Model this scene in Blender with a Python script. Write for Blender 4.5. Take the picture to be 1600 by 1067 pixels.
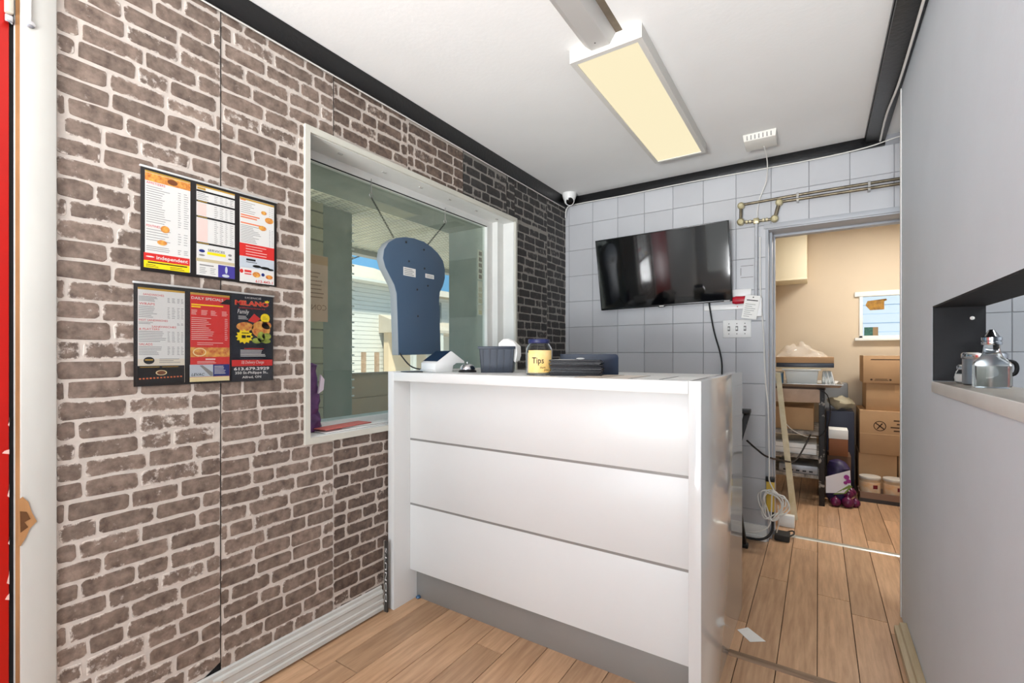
import bpy, bmesh, math, random
from mathutils import Vector, Matrix
random.seed(7)
for o in list(bpy.data.objects): bpy.data.objects.remove(o)
S = bpy.context.scene
COL = S.collection
PI = math.pi
def lin(c):
    return tuple(((v/255)/12.92 if v/255 <= .04045 else ((v/255+.055)/1.055)**2.4) for v in c) + (1.0,)

# ------------------------------------------------------------------ camera
cd = bpy.data.cameras.new('camera'); cam = bpy.data.objects.new('camera', cd); COL.objects.link(cam)
cam.location = (1.7136, 0, 1.2); cam.rotation_euler = (PI/2, 0, math.radians(33.27))
cd.sensor_width = 36; cd.lens = 730/1600*36; cd.shift_y = (553-533.5)/1600; cd.clip_start = .02; cd.clip_end = 200
S.camera = cam
# ------------------------------------------------------------------ world, lights, exposure
w = bpy.data.worlds.new('sky'); S.world = w; w.use_nodes = True
bg = w.node_tree.nodes['Background']; bg.inputs[0].default_value = (.2, .53, .95, 1); bg.inputs[1].default_value = 1.12
S.view_settings.view_transform = 'Standard'; S.view_settings.look = 'None'
S.view_settings.exposure = 0.12; S.view_settings.gamma = 1; S.view_settings.use_curve_mapping = False
def area(name, loc, size, rot, power, col, spread=PI):
    d = bpy.data.lights.new(name, 'AREA'); d.shape = 'RECTANGLE'; d.size, d.size_y = size
    d.energy = power; d.color = col; d.spread = spread
    o = bpy.data.objects.new(name, d); COL.objects.link(o); o.location = loc; o.rotation_euler = rot; return o
area('front_fill_light', (1.42, -2.9, 1.2), (.95, 1.6), (math.radians(95), 0, 0), 44, (.9, .96, 1.0))  # added fill light behind the camera, set clear of the television's reflection
area('ceiling_fill_light', (1.25, -2.9, .6), (1.3, .6), (math.radians(127), 0, 0), 74, (.97, .985, 1.0), math.radians(72))  # added uplight that brightens the ceiling, no such source is seen
area('kitchen_lamp_light', (3.1, 1.6, 2.38), (1.2, .5), (0, 0, 0), 42, (.93, .97, 1.0))
area('storage_lamp_light', (2.35, 4.55, 2.38), (.6, .3), (0, 0, 0), 29, (1.0, .96, .9))
sd = bpy.data.lights.new('sun', 'SUN'); sd.energy = 9.0; sd.angle = math.radians(3); sd.color = (1, .95, .86)
so = bpy.data.objects.new('sun', sd); COL.objects.link(so); so.rotation_euler = (math.radians(17.5), math.radians(26), 0)

# ------------------------------------------------------------------ helpers: materials
MATS = {}
def mat(name, col=(200, 200, 200), rough=.5, metal=0, var=0, scale=8, bump=0, bscale=None, col2=None, trans=0, ior=1.45,
        emit=0, coat=0, alpha=1, stretch=None, rnd=0, spec=.5):
    if name in MATS: return MATS[name]
    m = bpy.data.materials.new(name); m.use_nodes = True; N = m.node_tree.nodes; Lk = m.node_tree.links.new
    b = N['Principled BSDF']; c = lin(col)
    b.inputs['Base Color'].default_value = c; b.inputs['Roughness'].default_value = rough; b.inputs['Metallic'].default_value = metal
    b.inputs['Transmission Weight'].default_value = trans; b.inputs['IOR'].default_value = ior
    b.inputs['Coat Weight'].default_value = coat; b.inputs['Alpha'].default_value = alpha; b.inputs['Specular IOR Level'].default_value = spec
    if emit: b.inputs['Emission Color'].default_value = c; b.inputs['Emission Strength'].default_value = emit; b.inputs['Base Color'].default_value = (.05, .05, .05, 1)
    if var or bump or rnd or col2:
        tc = N.new('ShaderNodeTexCoord'); mp = N.new('ShaderNodeMapping'); Lk(tc.outputs['Object'], mp.inputs[0])
        if stretch: mp.inputs['Scale'].default_value = stretch
        nz = N.new('ShaderNodeTexNoise'); nz.inputs['Scale'].default_value = scale; nz.inputs['Detail'].default_value = 5; nz.inputs['Roughness'].default_value = .6
        if rnd:
            oi = N.new('ShaderNodeObjectInfo'); av = N.new('ShaderNodeVectorMath'); av.operation = 'MULTIPLY_ADD'
            Lk(oi.outputs['Random'], av.inputs[0]); av.inputs[1].default_value = (37, 11, 23); Lk(mp.outputs[0], av.inputs[2]); Lk(av.outputs[0], nz.inputs[0])
        else: Lk(mp.outputs[0], nz.inputs[0])
        cr = N.new('ShaderNodeValToRGB'); cr.color_ramp.elements[0].position = .3; cr.color_ramp.elements[1].position = .7
        d = lin(col2) if col2 else tuple(v*(1-var) for v in c[:3]) + (1,)
        cr.color_ramp.elements[0].color = d; cr.color_ramp.elements[1].color = c
        Lk(nz.outputs['Fac'], cr.inputs[0]); out = cr.outputs[0]
        if rnd:
            hs = N.new('ShaderNodeHueSaturation'); mr = N.new('ShaderNodeMapRange')
            mr.inputs['To Min'].default_value = 1-rnd; mr.inputs['To Max'].default_value = 1+rnd
            Lk(oi.outputs['Random'], mr.inputs[0]); Lk(mr.outputs[0], hs.inputs['Value']); Lk(out, hs.inputs['Color']); out = hs.outputs[0]
        Lk(out, b.inputs['Base Color'])
        if bump:
            bp = N.new('ShaderNodeBump'); bp.inputs['Strength'].default_value = bump; bp.inputs['Distance'].default_value = .01
            n2 = N.new('ShaderNodeTexNoise'); n2.inputs['Scale'].default_value = bscale or scale*4; n2.inputs['Detail'].default_value = 4
            Lk(mp.outputs[0], n2.inputs[0]); Lk(n2.outputs['Fac'], bp.inputs['Height']); Lk(bp.outputs[0], b.inputs['Normal'])
    MATS[name] = m; return m
def glass_pane(name, tint, gloss=.1, haze=.0, hcol=(150, 160, 150), rough=.02):
    m = bpy.data.materials.new(name); m.use_nodes = True; N = m.node_tree.nodes; Lk = m.node_tree.links.new; N.clear()
    o = N.new('ShaderNodeOutputMaterial'); t = N.new('ShaderNodeBsdfTransparent'); t.inputs[0].default_value = lin(tint)
    g = N.new('ShaderNodeBsdfGlossy'); g.inputs['Roughness'].default_value = rough
    d = N.new('ShaderNodeBsdfDiffuse'); d.inputs[0].default_value = lin(hcol)
    f = N.new('ShaderNodeFresnel'); f.inputs[0].default_value = 1.45
    mf = N.new('ShaderNodeMath'); mf.operation = 'MULTIPLY'; Lk(f.outputs[0], mf.inputs[0]); mf.inputs[1].default_value = gloss/.1
    a = N.new('ShaderNodeMixShader'); Lk(mf.outputs[0], a.inputs[0]); Lk(t.outputs[0], a.inputs[1]); Lk(g.outputs[0], a.inputs[2])
    nz = N.new('ShaderNodeTexNoise'); nz.inputs['Scale'].default_value = 5; tc = N.new('ShaderNodeTexCoord'); Lk(tc.outputs['Object'], nz.inputs[0])
    mh = N.new('ShaderNodeMath'); mh.operation = 'MULTIPLY'; Lk(nz.outputs['Fac'], mh.inputs[0]); mh.inputs[1].default_value = haze*2
    b = N.new('ShaderNodeMixShader'); Lk(mh.outputs[0], b.inputs[0]); Lk(a.outputs[0], b.inputs[1]); Lk(d.outputs[0], b.inputs[2])
    Lk(b.outputs[0], o.inputs[0]); return m

# ------------------------------------------------------------------ helpers: geometry
class MB:
    def __init__(s): s.v = []; s.f = []
    def add(s, vs, fs):
        n = len(s.v); s.v += [tuple(p) for p in vs]; s.f += [tuple(i+n for i in f) for f in fs]; return s
    def box(s, a, b, M=None):
        x0, x1 = sorted((a[0], b[0])); y0, y1 = sorted((a[1], b[1])); z0, z1 = sorted((a[2], b[2]))
        vs = [Vector(p) for p in ((x0,y0,z0),(x1,y0,z0),(x1,y1,z0),(x0,y1,z0),(x0,y0,z1),(x1,y0,z1),(x1,y1,z1),(x0,y1,z1))]
        if M: vs = [M @ p for p in vs]
        return s.add(vs, [(0,3,2,1),(4,5,6,7),(0,1,5,4),(1,2,6,5),(2,3,7,6),(3,0,4,7)])
    def hexa(s, lo, hi):      # two quads
        return s.add(list(lo)+list(hi), [(3,2,1,0),(4,5,6,7),(0,1,5,4),(1,2,6,5),(2,3,7,6),(3,0,4,7)])
    def prism(s, pts, d):     # 3D outline pts extruded by vector d
        n = len(pts); d = Vector(d); p = [Vector(q) for q in pts]
        return s.add(p+[q+d for q in p], [tuple(range(n))[::-1], tuple(range(n, 2*n))]+[(i, (i+1) % n, n+(i+1) % n, n+i) for i in range(n)])
    def lathe(s, prof, c=(0,0,0), n=24, axis=(0,0,1), sx=1, sy=1, ph=0):
        q = Vector((0,0,1)).rotation_difference(Vector(axis)); c = Vector(c); vs = []; fs = []
        for r, z in prof:
            for k in range(n):
                a = 2*PI*k/n+ph; vs.append(c + q @ Vector((r*math.cos(a)*sx, r*math.sin(a)*sy, z)))
        m = len(prof)
        for i in range(m-1):
            for k in range(n): fs.append((i*n+k, i*n+(k+1) % n, (i+1)*n+(k+1) % n, (i+1)*n+k))
        fs.append(tuple(range(n))[::-1]); fs.append(tuple(range((m-1)*n, m*n)))
        return s.add(vs, fs)
    def cyl(s, a, b, r, n=12, r2=None):
        a = Vector(a); b = Vector(b); L = (b-a).length
        return s.lathe([(r, 0), (r if r2 is None else r2, L)], a, n, (b-a).normalized())
    def tube(s, pts, r, n=8, smooth=4, closed=False):
        P = [Vector(p) for p in pts]
        if smooth and len(P) > 2:
            Q = []
            for i in range(len(P)-1):
                p0 = P[max(i-1, 0)]; p1 = P[i]; p2 = P[i+1]; p3 = P[min(i+2, len(P)-1)]
                for k in range(smooth):
                    t = k/smooth
                    Q.append(.5*((2*p1)+(p2-p0)*t+(2*p0-5*p1+4*p2-p3)*t*t+(3*p1-p0-3*p2+p3)*t**3))
            Q.append(P[-1]); P = Q
        vs = []; fs = []; u = None
        for i, p in enumerate(P):
            t = (P[min(i+1, len(P)-1)]-P[max(i-1, 0)]).normalized()
            if u is None: u = t.orthogonal().normalized()
            else:
                u = u - t*u.dot(t); u = u.normalized() if u.length > 1e-6 else t.orthogonal().normalized()
            v = t.cross(u)
            for k in range(n):
                a = 2*PI*k/n; vs.append(p+(u*math.cos(a)+v*math.sin(a))*r)
        for i in range(len(P)-1):
            for k in range(n): fs.append((i*n+k, i*n+(k+1) % n, (i+1)*n+(k+1) % n, (i+1)*n+k))
        fs.append(tuple(range(n))[::-1]); fs.append(tuple(range((len(P)-1)*n, len(P)*n)))
        return s.add(vs, fs)
    def sphere(s, c, r, n=16, m=10, sc=(1,1,1)):
        c = Vector(c); vs = []; fs = []
        for i in range(m+1):
            th = PI*(i+.0001)/(m+.0002)
            for k in range(n):
                a = 2*PI*k/n; vs.append(c+Vector((r*math.sin(th)*math.cos(a)*sc[0], r*math.sin(th)*math.sin(a)*sc[1], r*math.cos(th)*sc[2])))
        for i in range(m):
            for k in range(n): fs.append((i*n+k, (i+1)*n+k, (i+1)*n+(k+1) % n, i*n+(k+1) % n))
        fs.append(tuple(range(n))); fs.append(tuple(range(m*n, (m+1)*n))[::-1])
        return s.add(vs, fs)
    def build(s, name, m, parent=None, world=True, bevel=0, seg=2, smooth=True, M=None):
        me = bpy.data.meshes.new(name); me.from_pydata([Vector(p) if M is None else M @ Vector(p) for p in s.v], [], s.f)
        bm = bmesh.new(); bm.from_mesh(me)
        bmesh.ops.recalc_face_normals(bm, faces=bm.faces)
        if bevel:
            es = [e for e in bm.edges if len(e.link_faces) == 2 and e.calc_face_angle(0) > .6]
            bmesh.ops.bevel(bm, geom=es, offset=bevel, segments=seg, affect='EDGES', profile=.5, clamp_overlap=True)
        bm.to_mesh(me); bm.free()
        if smooth:
            for p in me.polygons: p.use_smooth = True
            me.set_sharp_from_angle(angle=math.radians(38))
        me.materials.append(m); return link(name, me, parent, world)
def pmat(p):
    M = Matrix.LocRotScale(p.location, p.rotation_quaternion if p.rotation_mode == 'QUATERNION' else p.rotation_euler, None)
    return (pmat(p.parent) @ p.matrix_parent_inverse @ M) if p.parent else M
def link(name, me, parent=None, world=True):
    o = bpy.data.objects.new(name, me); COL.objects.link(o)
    if parent:
        o.parent = parent
        if world: o.matrix_parent_inverse = pmat(parent).inverted()
    return o
def tag(o, label, cat, group=None):
    o['label'] = label; o['category'] = cat
    if group: o['group'] = group
    return o
def thing(name, label, cat, loc=(0,0,0), rz=0, group=None):
    o = bpy.data.objects.new(name, None); COL.objects.link(o); o.empty_display_size = .05
    o.location = loc; o.rotation_euler = (0, 0, rz); return tag(o, label, cat, group)
def struct(o): o['kind'] = 'structure'; return o
def B(name, a, b, m, parent=None, bevel=0, world=True, **k): return MB().box(a, b).build(name, m, parent, world, bevel, **k)
class Fr:                     # a flat frame: 2D (a, b) plus depth d -> 3D
    def __init__(s, o, ex, ey): s.o = Vector(o); s.x = Vector(ex).normalized(); s.y = Vector(ey).normalized(); s.n = s.x.cross(s.y)
    def p(s, a, b, d=0): return s.o+s.x*a+s.y*b+s.n*d
    def box(s, mb, a0, b0, a1, b1, d0, d1):
        return mb.hexa([s.p(a0,b0,d0), s.p(a1,b0,d0), s.p(a1,b1,d0), s.p(a0,b1,d0)], [s.p(a0,b0,d1), s.p(a1,b0,d1), s.p(a1,b1,d1), s.p(a0,b1,d1)])
    def poly(s, mb, pts, d0, d1): return mb.prism([s.p(a, b, d0) for a, b in pts], s.n*(d1-d0))
    def disc(s, mb, a, b, r, d0, d1, n=20, ry=None): return s.poly(mb, [(a+r*math.cos(2*PI*k/n), b+(ry or r)*math.sin(2*PI*k/n)) for k in range(n)], d0, d1)
def text(body, fr, box, m, parent, name='lettering', d=.0006, mirror=False, bold=0, world=True, shear=0):
    cu = bpy.data.curves.new('t', 'FONT'); cu.body = body; cu.resolution_u = 2; cu.offset = bold; cu.shear = shear
    o = bpy.data.objects.new('t', cu); COL.objects.link(o)
    dg = bpy.context.evaluated_depsgraph_get(); me = bpy.data.meshes.new_from_object(o.evaluated_get(dg))
    bpy.data.objects.remove(o)
    xs = [v.co.x for v in me.vertices]; ys = [v.co.y for v in me.vertices]
    x0, x1, y0, y1 = min(xs), max(xs), min(ys), max(ys); a0, b0, a1, b1 = box
    for v in me.vertices:
        fx = (v.co.x-x0)/(x1-x0); fx = 1-fx if mirror else fx
        v.co = fr.p(a0+fx*(a1-a0), b0+(v.co.y-y0)/(y1-y0)*(b1-b0), d)
    me.name = name; me.materials.clear(); me.materials.append(m); return link(name, me, parent, world)

WHITE = mat('white_gloss_laminate', (226, 226, 224), .32, var=.03, scale=3)
WPAINT = mat('white_painted_wood', (226, 226, 222), .5, var=.08, scale=6, bump=.05)
CEIL = mat('ceiling_white', (238, 238, 236), .8, var=.04, scale=2.5, bump=.05, bscale=60)
BLACKP = mat('black_satin_paint', (16, 16, 18), .35, var=.3, scale=20, bump=.15, bscale=60)
BLACK = mat('black_plastic', (18, 18, 20), .4)
STEEL = mat('brushed_steel', (168, 166, 162), .38, 1, var=.06, scale=5, stretch=(1, 1, 40))
CHROME = mat('chrome', (215, 215, 218), .15, 1)
GREYW = mat('grey_wall_paint', (214, 221, 228), .55, var=.05, scale=3, bump=.06, bscale=50)
PLAST = mat('white_plastic', (232, 232, 230), .35)
PAPER = mat('white_paper', (235, 234, 230), .8)
CARD = mat('cardboard', (192, 154, 114), .85, var=.12, scale=5, rnd=.08)
DARKT = mat('dark_print_ink', (30, 28, 28), .7)
WOODRAW = mat('raw_wood', (190, 140, 92), .8, col2=(130, 86, 50), scale=10, stretch=(1, 1, .2))

# ------------------------------------------------------------------ floor
FLOORM = mat('laminate_oak', (208, 168, 132), .3, col2=(172, 134, 102), scale=7, stretch=(7, .55, 1), rnd=.17, bump=.06, bscale=14)
sub = struct(B('floor', (-.05, -3, -.12), (4.4, 5.6, -.009), mat('subfloor_dark', (40, 30, 24), .9)))
PW = .1316
cols = [(max(0.0, 1.446+PW*k), 1.446+PW*(k+1)) for k in range(-11, 10)]
for i, (x0, x1) in enumerate(cols):
    cuts = {-2.98, 2.05, 3.585, 5.5}
    y = -2.98+(i*.53) % 1.2
    while y < 5.5:
        if abs(y-2.05) > .15 and abs(y-3.585) > .15: cuts.add(round(y, 3))
        y += 1.2
    if i in (13, 14):
        cuts = {c for c in cuts if not 2.1 < c < 3.5} | ({2.79} if i == 13 else {2.665})
    if i == 11: cuts = {c for c in cuts if not 3.0 < c < 3.5} | {3.46}
    if i == 0: cuts = {c for c in cuts if not .5 < c < 1.5} | {1.083}
    cuts = sorted(cuts)
    for a, b in zip(cuts, cuts[1:]):
        if x0 > 2.03 and b < 2.6: continue
        mb = MB().box((-(x1-x0)/2+.0013, -(b-a)/2+.0013, -.009), ((x1-x0)/2-.0013, (b-a)/2-.0013, 0))
        o = mb.build('plank', FLOORM, sub, False, bevel=.0008, seg=1); o.location = ((x0+x1)/2, (a+b)/2, 0)
STRIPM = mat('worn_wood_strip', (150, 122, 96), .5, col2=(110, 84, 62), scale=9, stretch=(.5, 6, 1))
o = struct(MB().prism([(1.412, 2.03, 0), (1.412, 2.037, .008), (1.412, 2.063, .008), (1.412, 2.07, 0)], (.575, 0, 0)).build('trim_1', STRIPM))
o = struct(MB().prism([(1.44, 3.565, 0), (1.44, 3.57, .007), (1.44, 3.6, .007), (1.44, 3.605, 0)], (.86, 0, 0)).build('trim_2', mat('aluminium_threshold', (225, 220, 205), .3, .7)))

# ------------------------------------------------------------------ room shell
WT = mat('plaster_core', (205, 205, 202), .8)
mb = MB()
for a, b in (((-.44, -3, 0), (0, -.64, 2.45)), ((-.44, -.64, 2.2), (0, .30, 2.45)), ((-.44, .30, 0), (0, 1.12, 2.45)), ((-.44, 1.12, 0), (0, 2.635, .863)),
             ((-.44, 1.12, 2.087), (0, 2.635, 2.45)), ((-.44, 2.635, 0), (0, 3.6, 2.45))): mb.box(a, b)
wall_left = struct(mb.build('wall_left', WT))
struct(B('ceiling', (-.5, -3.1, 2.45), (4.4, 5.7, 2.6), CEIL))
mb = MB().box((0, 3.4, 0), (1.44, 3.6, 2.45)).box((1.44, 3.4, 2.0), (2.3, 3.6, 2.45)).box((2.3, 3.4, 0), (4.3, 3.6, 2.45))
wall_back = struct(mb.build('wall_back', mat('grout_grey', (150, 151, 155), .8)))
mb = MB().box((2.03, -3, 0), (2.157, .2, 2.45)).box((2.03, .2, 0), (2.157, 2.064, 1.092)).box((2.03, .2, 1.358), (2.157, 2.064, 2.45)).box((2.03, 2.064, 0), (2.157, 2.775, 2.45))
wall_right = struct(mb.build('wall_right', GREYW, smooth=False))
struct(B('wall_kitchen', (4.2, -3, 0), (4.3, 3.4, 2.45), GREYW))
BEIGE = mat('beige_storage_paint', (205, 188, 164), .7, var=.05, scale=3)
mb = MB().box((.9, 5.5, 0), (2.04, 5.6, 2.45)).box((2.04, 5.5, 0), (2.72, 5.6, 1.355)).box((2.04, 5.5, 1.765), (2.72, 5.6, 2.45)).box((2.72, 5.5, 0), (3.1, 5.6, 2.45))
struct(mb.build('wall_storage_back', BEIGE))
struct(B('wall_storage_left', (.85, 3.6, 0), (.9, 5.6, 2.45), BEIGE)); struct(B('wall_storage_right', (3.1, 3.6, 0), (3.2, 5.6, 2.45), BEIGE))
mb = MB().box((-.44, -3.1, 0), (4.3, -3, .35)).box((-.44, -3.1, 2.35), (4.3, -3, 2.45)).box((-.44, -3.1, .35), (.15, -3, 2.35)).box((1.9, -3.1, .35), (4.3, -3, 2.35))
struct(mb.build('wall_front', GREYW))
mb = MB()
for x in (.15, 1.0, 1.86): mb.box((x, -3.08, .35), (x+.04, -3.02, 2.35))
mb.box((.15, -3.08, .35), (1.9, -3.02, .39)).box((.15, -3.08, 2.31), (1.9, -3.02, 2.35))
struct(mb.build('window_3', WPAINT))

# grey wall tiles, one object each
TILEM = mat('painted_wall_tile', (190, 191, 194), .36, var=.05, scale=4, rnd=.035, bump=.04, bscale=25)
TP = .2037
tiles = {}
def tile(x0, x1, z0, z1):
    g = .0016; key = (round(x1-x0, 4), round(z1-z0, 4))
    if key not in tiles:
        t = MB().box((-(x1-x0)/2+g, -.004, -(z1-z0)/2+g), ((x1-x0)/2-g, .001, (z1-z0)/2-g)).build('tile', TILEM, wall_back, False, bevel=.0016, seg=1)
        tiles[key] = t
    else: t = tiles[key].copy(); COL.objects.link(t)
    t.location = ((x0+x1)/2, 3.4, (z0+z1)/2)
zr = [max(.0, 1.21+TP*k) for k in range(-6, 7)]; zr[-1] = 2.39
xr = [0]+[.035+TP*k for k in range(0, 12)]+[2.54+TP*k for k in range(0, 8)]
for z0, z1 in zip(zr, zr[1:]):
    for x0, x1 in zip(xr, xr[1:]):
        if x1 <= 1.44: tile(x0, x1, z0, z1)
        elif x0 >= 2.29: tile(x0, x1, z0, z1)
        elif z0 >= 2.0: tile(x0, x1, z0, z1)
        else:
            if x0 < 1.43: tile(x0, 1.44, z0, z1)
            if x1 > 2.31: tile(2.3, x1, z0, z1)
            if z1 > 2.01: tile(max(x0, 1.44) if x0 < 1.44 else x0, min(x1, 2.3) if x1 > 2.3 else x1, 2.0, z1)

# ------------------------------------------------------------------ brick wallpaper
def brick_mat(name, base, dark, mortar):
    m = bpy.data.materials.new(name); m.use_nodes = True; N = m.node_tree.nodes; Lk = m.node_tree.links.new
    b = N['Principled BSDF']; b.inputs['Roughness'].default_value = .6
    at = N.new('ShaderNodeAttribute'); at.attribute_name = 'tone'
    tc = N.new('ShaderNodeTexCoord')
    n1 = N.new('ShaderNodeTexNoise'); n1.inputs['Scale'].default_value = 28; n1.inputs['Detail'].default_value = 6; n1.inputs['Roughness'].default_value = .65; Lk(tc.outputs['Object'], n1.inputs[0])
    mx = N.new('ShaderNodeMixRGB'); mx.inputs[1].default_value = lin(dark); mx.inputs[2].default_value = lin(base); r1 = N.new('ShaderNodeMapRange'); r1.inputs['From Min'].default_value = .3; r1.inputs['From Max'].default_value = .68; Lk(n1.outputs['Fac'], r1.inputs[0]); Lk(r1.outputs[0], mx.inputs[0])
    hs = N.new('ShaderNodeHueSaturation'); Lk(mx.outputs[0], hs.inputs['Color'])
    sp = N.new('ShaderNodeSeparateColor'); Lk(at.outputs['Color'], sp.inputs[0]); Lk(sp.outputs[0], hs.inputs['Value'])
    n2 = N.new('ShaderNodeTexNoise'); n2.inputs['Scale'].default_value = 42; n2.inputs['Detail'].default_value = 7; n2.inputs['Roughness'].default_value = .75; Lk(tc.outputs['Object'], n2.inputs[0])
    ad = N.new('ShaderNodeMath'); ad.operation = 'ADD'; Lk(n2.outputs['Fac'], ad.inputs[0]); Lk(sp.outputs[1], ad.inputs[1])
    cr = N.new('ShaderNodeValToRGB'); cr.color_ramp.elements[0].position = .62; cr.color_ramp.elements[1].position = .76
    Lk(ad.outputs[0], cr.inputs[0])
    m2 = N.new('ShaderNodeMixRGB'); Lk(cr.outputs[0], m2.inputs[0]); Lk(hs.outputs[0], m2.inputs[1]); m2.inputs[2].default_value = lin(mortar)
    Lk(m2.outputs[0], b.inputs['Base Color']); return m
MORT = [(214, 203, 193), (204, 193, 183), (150, 145, 138)]  # print darkens strip by strip, the light's fall-off along the wall included
BRK = [brick_mat('brick_print_brown', (148, 129, 116), (88, 73, 64), (214, 203, 193)), brick_mat('brick_print_umber_dim', (120, 101, 89), (60, 48, 42), (200, 186, 174)),
       brick_mat('brick_print_charcoal_dim', (62, 58, 56), (36, 34, 34), (140, 134, 128))]
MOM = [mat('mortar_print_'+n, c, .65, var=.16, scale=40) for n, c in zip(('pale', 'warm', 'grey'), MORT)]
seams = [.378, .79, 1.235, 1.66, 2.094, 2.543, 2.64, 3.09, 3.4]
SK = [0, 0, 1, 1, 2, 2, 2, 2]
bricks = []
WIN = (1.099, 2.656, .838, 2.114)
for si, (y0, y1) in enumerate(zip(seams, seams[1:])):
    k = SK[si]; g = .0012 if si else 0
    mb = MB(); a, b = y0+g, y1-.0012
    def pc(ya, yb, za, zb):
        if yb-ya > .002 and zb-za > .002: mb.box((0, ya, za), (.0015, yb, zb))
    if b < WIN[0] or a > WIN[1]: pc(a, b, .0, 2.372)
    else:
        pc(a, b, 0, WIN[2]); pc(a, b, WIN[3], 2.372); pc(a, min(b, WIN[0]), WIN[2], WIN[3]); pc(max(a, WIN[1]), b, WIN[2], WIN[3])
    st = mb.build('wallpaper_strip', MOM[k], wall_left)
    off = random.random()*.05
    z = .0+off-.055; row = 0
    while z < 2.37:
        z0, z1 = max(z+.004, .012), min(z+.0515, 2.37); z += .0555; row += 1
        if z1-z0 < .012: continue
        iv = [(a, b)]
        if b > WIN[0] and a < WIN[1]:
            if z1 > WIN[2] and z0 < WIN[3]:
                if z0 < WIN[2] and WIN[2]-z0 > .012: z1 = WIN[2]-.001
                elif z1 > WIN[3] and z1-WIN[3] > .012: z0 = WIN[3]+.001
                else: iv = [(a, min(b, WIN[0])), (max(a, WIN[1]), b)]
        for ia, ib in iv:
            if ib-ia < .015: continue
            y = ia - random.uniform(0, .14)
            while y < ib:
                L = random.choice([.085, .128, .138, .143, .148, .155, .165]); e = y+L
                ya, yb = max(y+.0038, ia), min(e-.0038, ib); y = e
                if yb-ya > .012: bricks.append((ya, yb, z0+random.uniform(-.002, .002), z1+random.uniform(-.002, .002), k, st))
def brick_geo(bk):
    ya, yb, za, zb, k, st = bk; pts = []; r = min(.009, (zb-za)*.3, (yb-ya)*.3)
    for (cy, cz, a0) in ((yb-r, zb-r, 0), (ya+r, zb-r, PI/2), (ya+r, za+r, PI), (yb-r, za+r, 1.5*PI)):
        for j in range(3):
            a = a0+j*PI/4; rr = r*random.uniform(.75, 1.15); pts.append((cy+rr*math.cos(a), cz+rr*math.sin(a)))
        if a0 in (0, PI):
            s = 1 if a0 == 0 else -1; mid = (cy-s*(yb-ya-2*r)*.5, (zb if s > 0 else za)+random.uniform(-.0022, .0022)); pts.append(mid)
    n = len(pts); cy, cz = (ya+yb)/2, (za+zb)/2
    ins = lambda d, x: [(x, cy+(p-cy)*(1-2*d/(yb-ya)), cz+(q-cz)*(1-2*d/(zb-za))) for p, q in pts]
    dd = min(.008, (zb-za)*.3, (yb-ya)*.3)
    vs = [(.0014, p, q) for p, q in pts]+ins(.0009, .0027)+ins(dd, .0029)
    fs = [tuple(range(2*n, 3*n))]+[(r*n+i, r*n+(i+1) % n, (r+1)*n+(i+1) % n, (r+1)*n+i) for r in (0, 1) for i in range(n)]
    tone = random.uniform(.84, 1.16); sc = random.choice([-.2, -.1, -.06, -.03, 0, .02, .09])
    C = [(tone, sc+random.uniform(.10, .22), 0, 1)]*0
    C = [(tone, sc+random.uniform(.08, .24), 0, 1) for _ in range(2*n)]+[(tone, sc+random.uniform(-.04, .04), 0, 1) for _ in range(n)]
    return vs, fs, C
def score(bk):
    y, z = (bk[0]+bk[1])/2, (bk[2]+bk[3])/2
    if z < 1.05 and y > 1.5: return 0
    if .56 < bk[0] and bk[1] < .97 and 1.11 < z < 1.76: return 0
    d = -(.5486*(-1.7136))+.8361*y
    return (bk[1]-bk[0])*(bk[3]-bk[2])/d**3 if d > .3 and y > .25 else 0
bricks.sort(key=score, reverse=True)
def brick_mesh(name, items, m, parent):
    V = []; F = []; C = []
    for it in items:
        vs, fs, c = brick_geo(it); n = len(V); V += vs; F += [tuple(i+n for i in f) for f in fs]; C += c
    me = bpy.data.meshes.new(name); me.from_pydata(V, [], F); me.materials.append(m)
    at = me.attributes.new('tone', 'FLOAT_COLOR', 'POINT')
    for i, c in enumerate(C): at.data[i].color = c
    return link(name, me, parent)
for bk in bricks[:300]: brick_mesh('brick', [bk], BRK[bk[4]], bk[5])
rest = bricks[300:]
V = []; F = []; C = []; MI = []
for it in rest:
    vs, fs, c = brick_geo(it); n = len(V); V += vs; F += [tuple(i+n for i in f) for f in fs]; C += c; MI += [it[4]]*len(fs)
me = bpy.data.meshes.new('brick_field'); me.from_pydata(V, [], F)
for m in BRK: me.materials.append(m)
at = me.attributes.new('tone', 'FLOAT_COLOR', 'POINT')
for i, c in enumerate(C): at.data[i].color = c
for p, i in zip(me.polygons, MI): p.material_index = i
o = link('brick_field', me, wall_left); o['kind'] = 'stuff'
for y in (.79, 1.235, 2.094, 2.543, 2.64):
    B('seam', (.0012, y-.0014, WIN[3] if y > 1.1 and y < 2.65 else .012), (.0033, y+.0010, 2.371), mat('seam_dark', (34, 28, 26), .8), wall_left)
# torn foot of the first strip: dark gap and a curled flap
mb = MB().prism([(.0032, .60, .012), (.0032, .66, .075), (.0032, .72, .112), (.0032, .79, .148), (.0032, .79, .105), (.0032, .74, .07), (.0032, .70, .012)], (.0004, 0, 0))
mb.build('torn_gap', mat('dark_gap', (8, 7, 7), .9), wall_left)
mb = MB().add([(.004, .655, .02), (.004, .79, .10), (.02, .70, .012), (.03, .785, .075), (.034, .765, .088), (.012, .745, .108)], [(0, 1, 3, 2), (1, 5, 4, 3)])
mb.build('torn_flap', MOM[1], wall_left)
mb = MB().add([(.006, .745, .112), (.006, .79, .104), (.03, .787, .074), (.034, .765, .086)], [(0, 1, 2, 3)])
mb.build('torn_backing', mat('wallpaper_back', (206, 176, 140), .8), wall_left)

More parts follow.
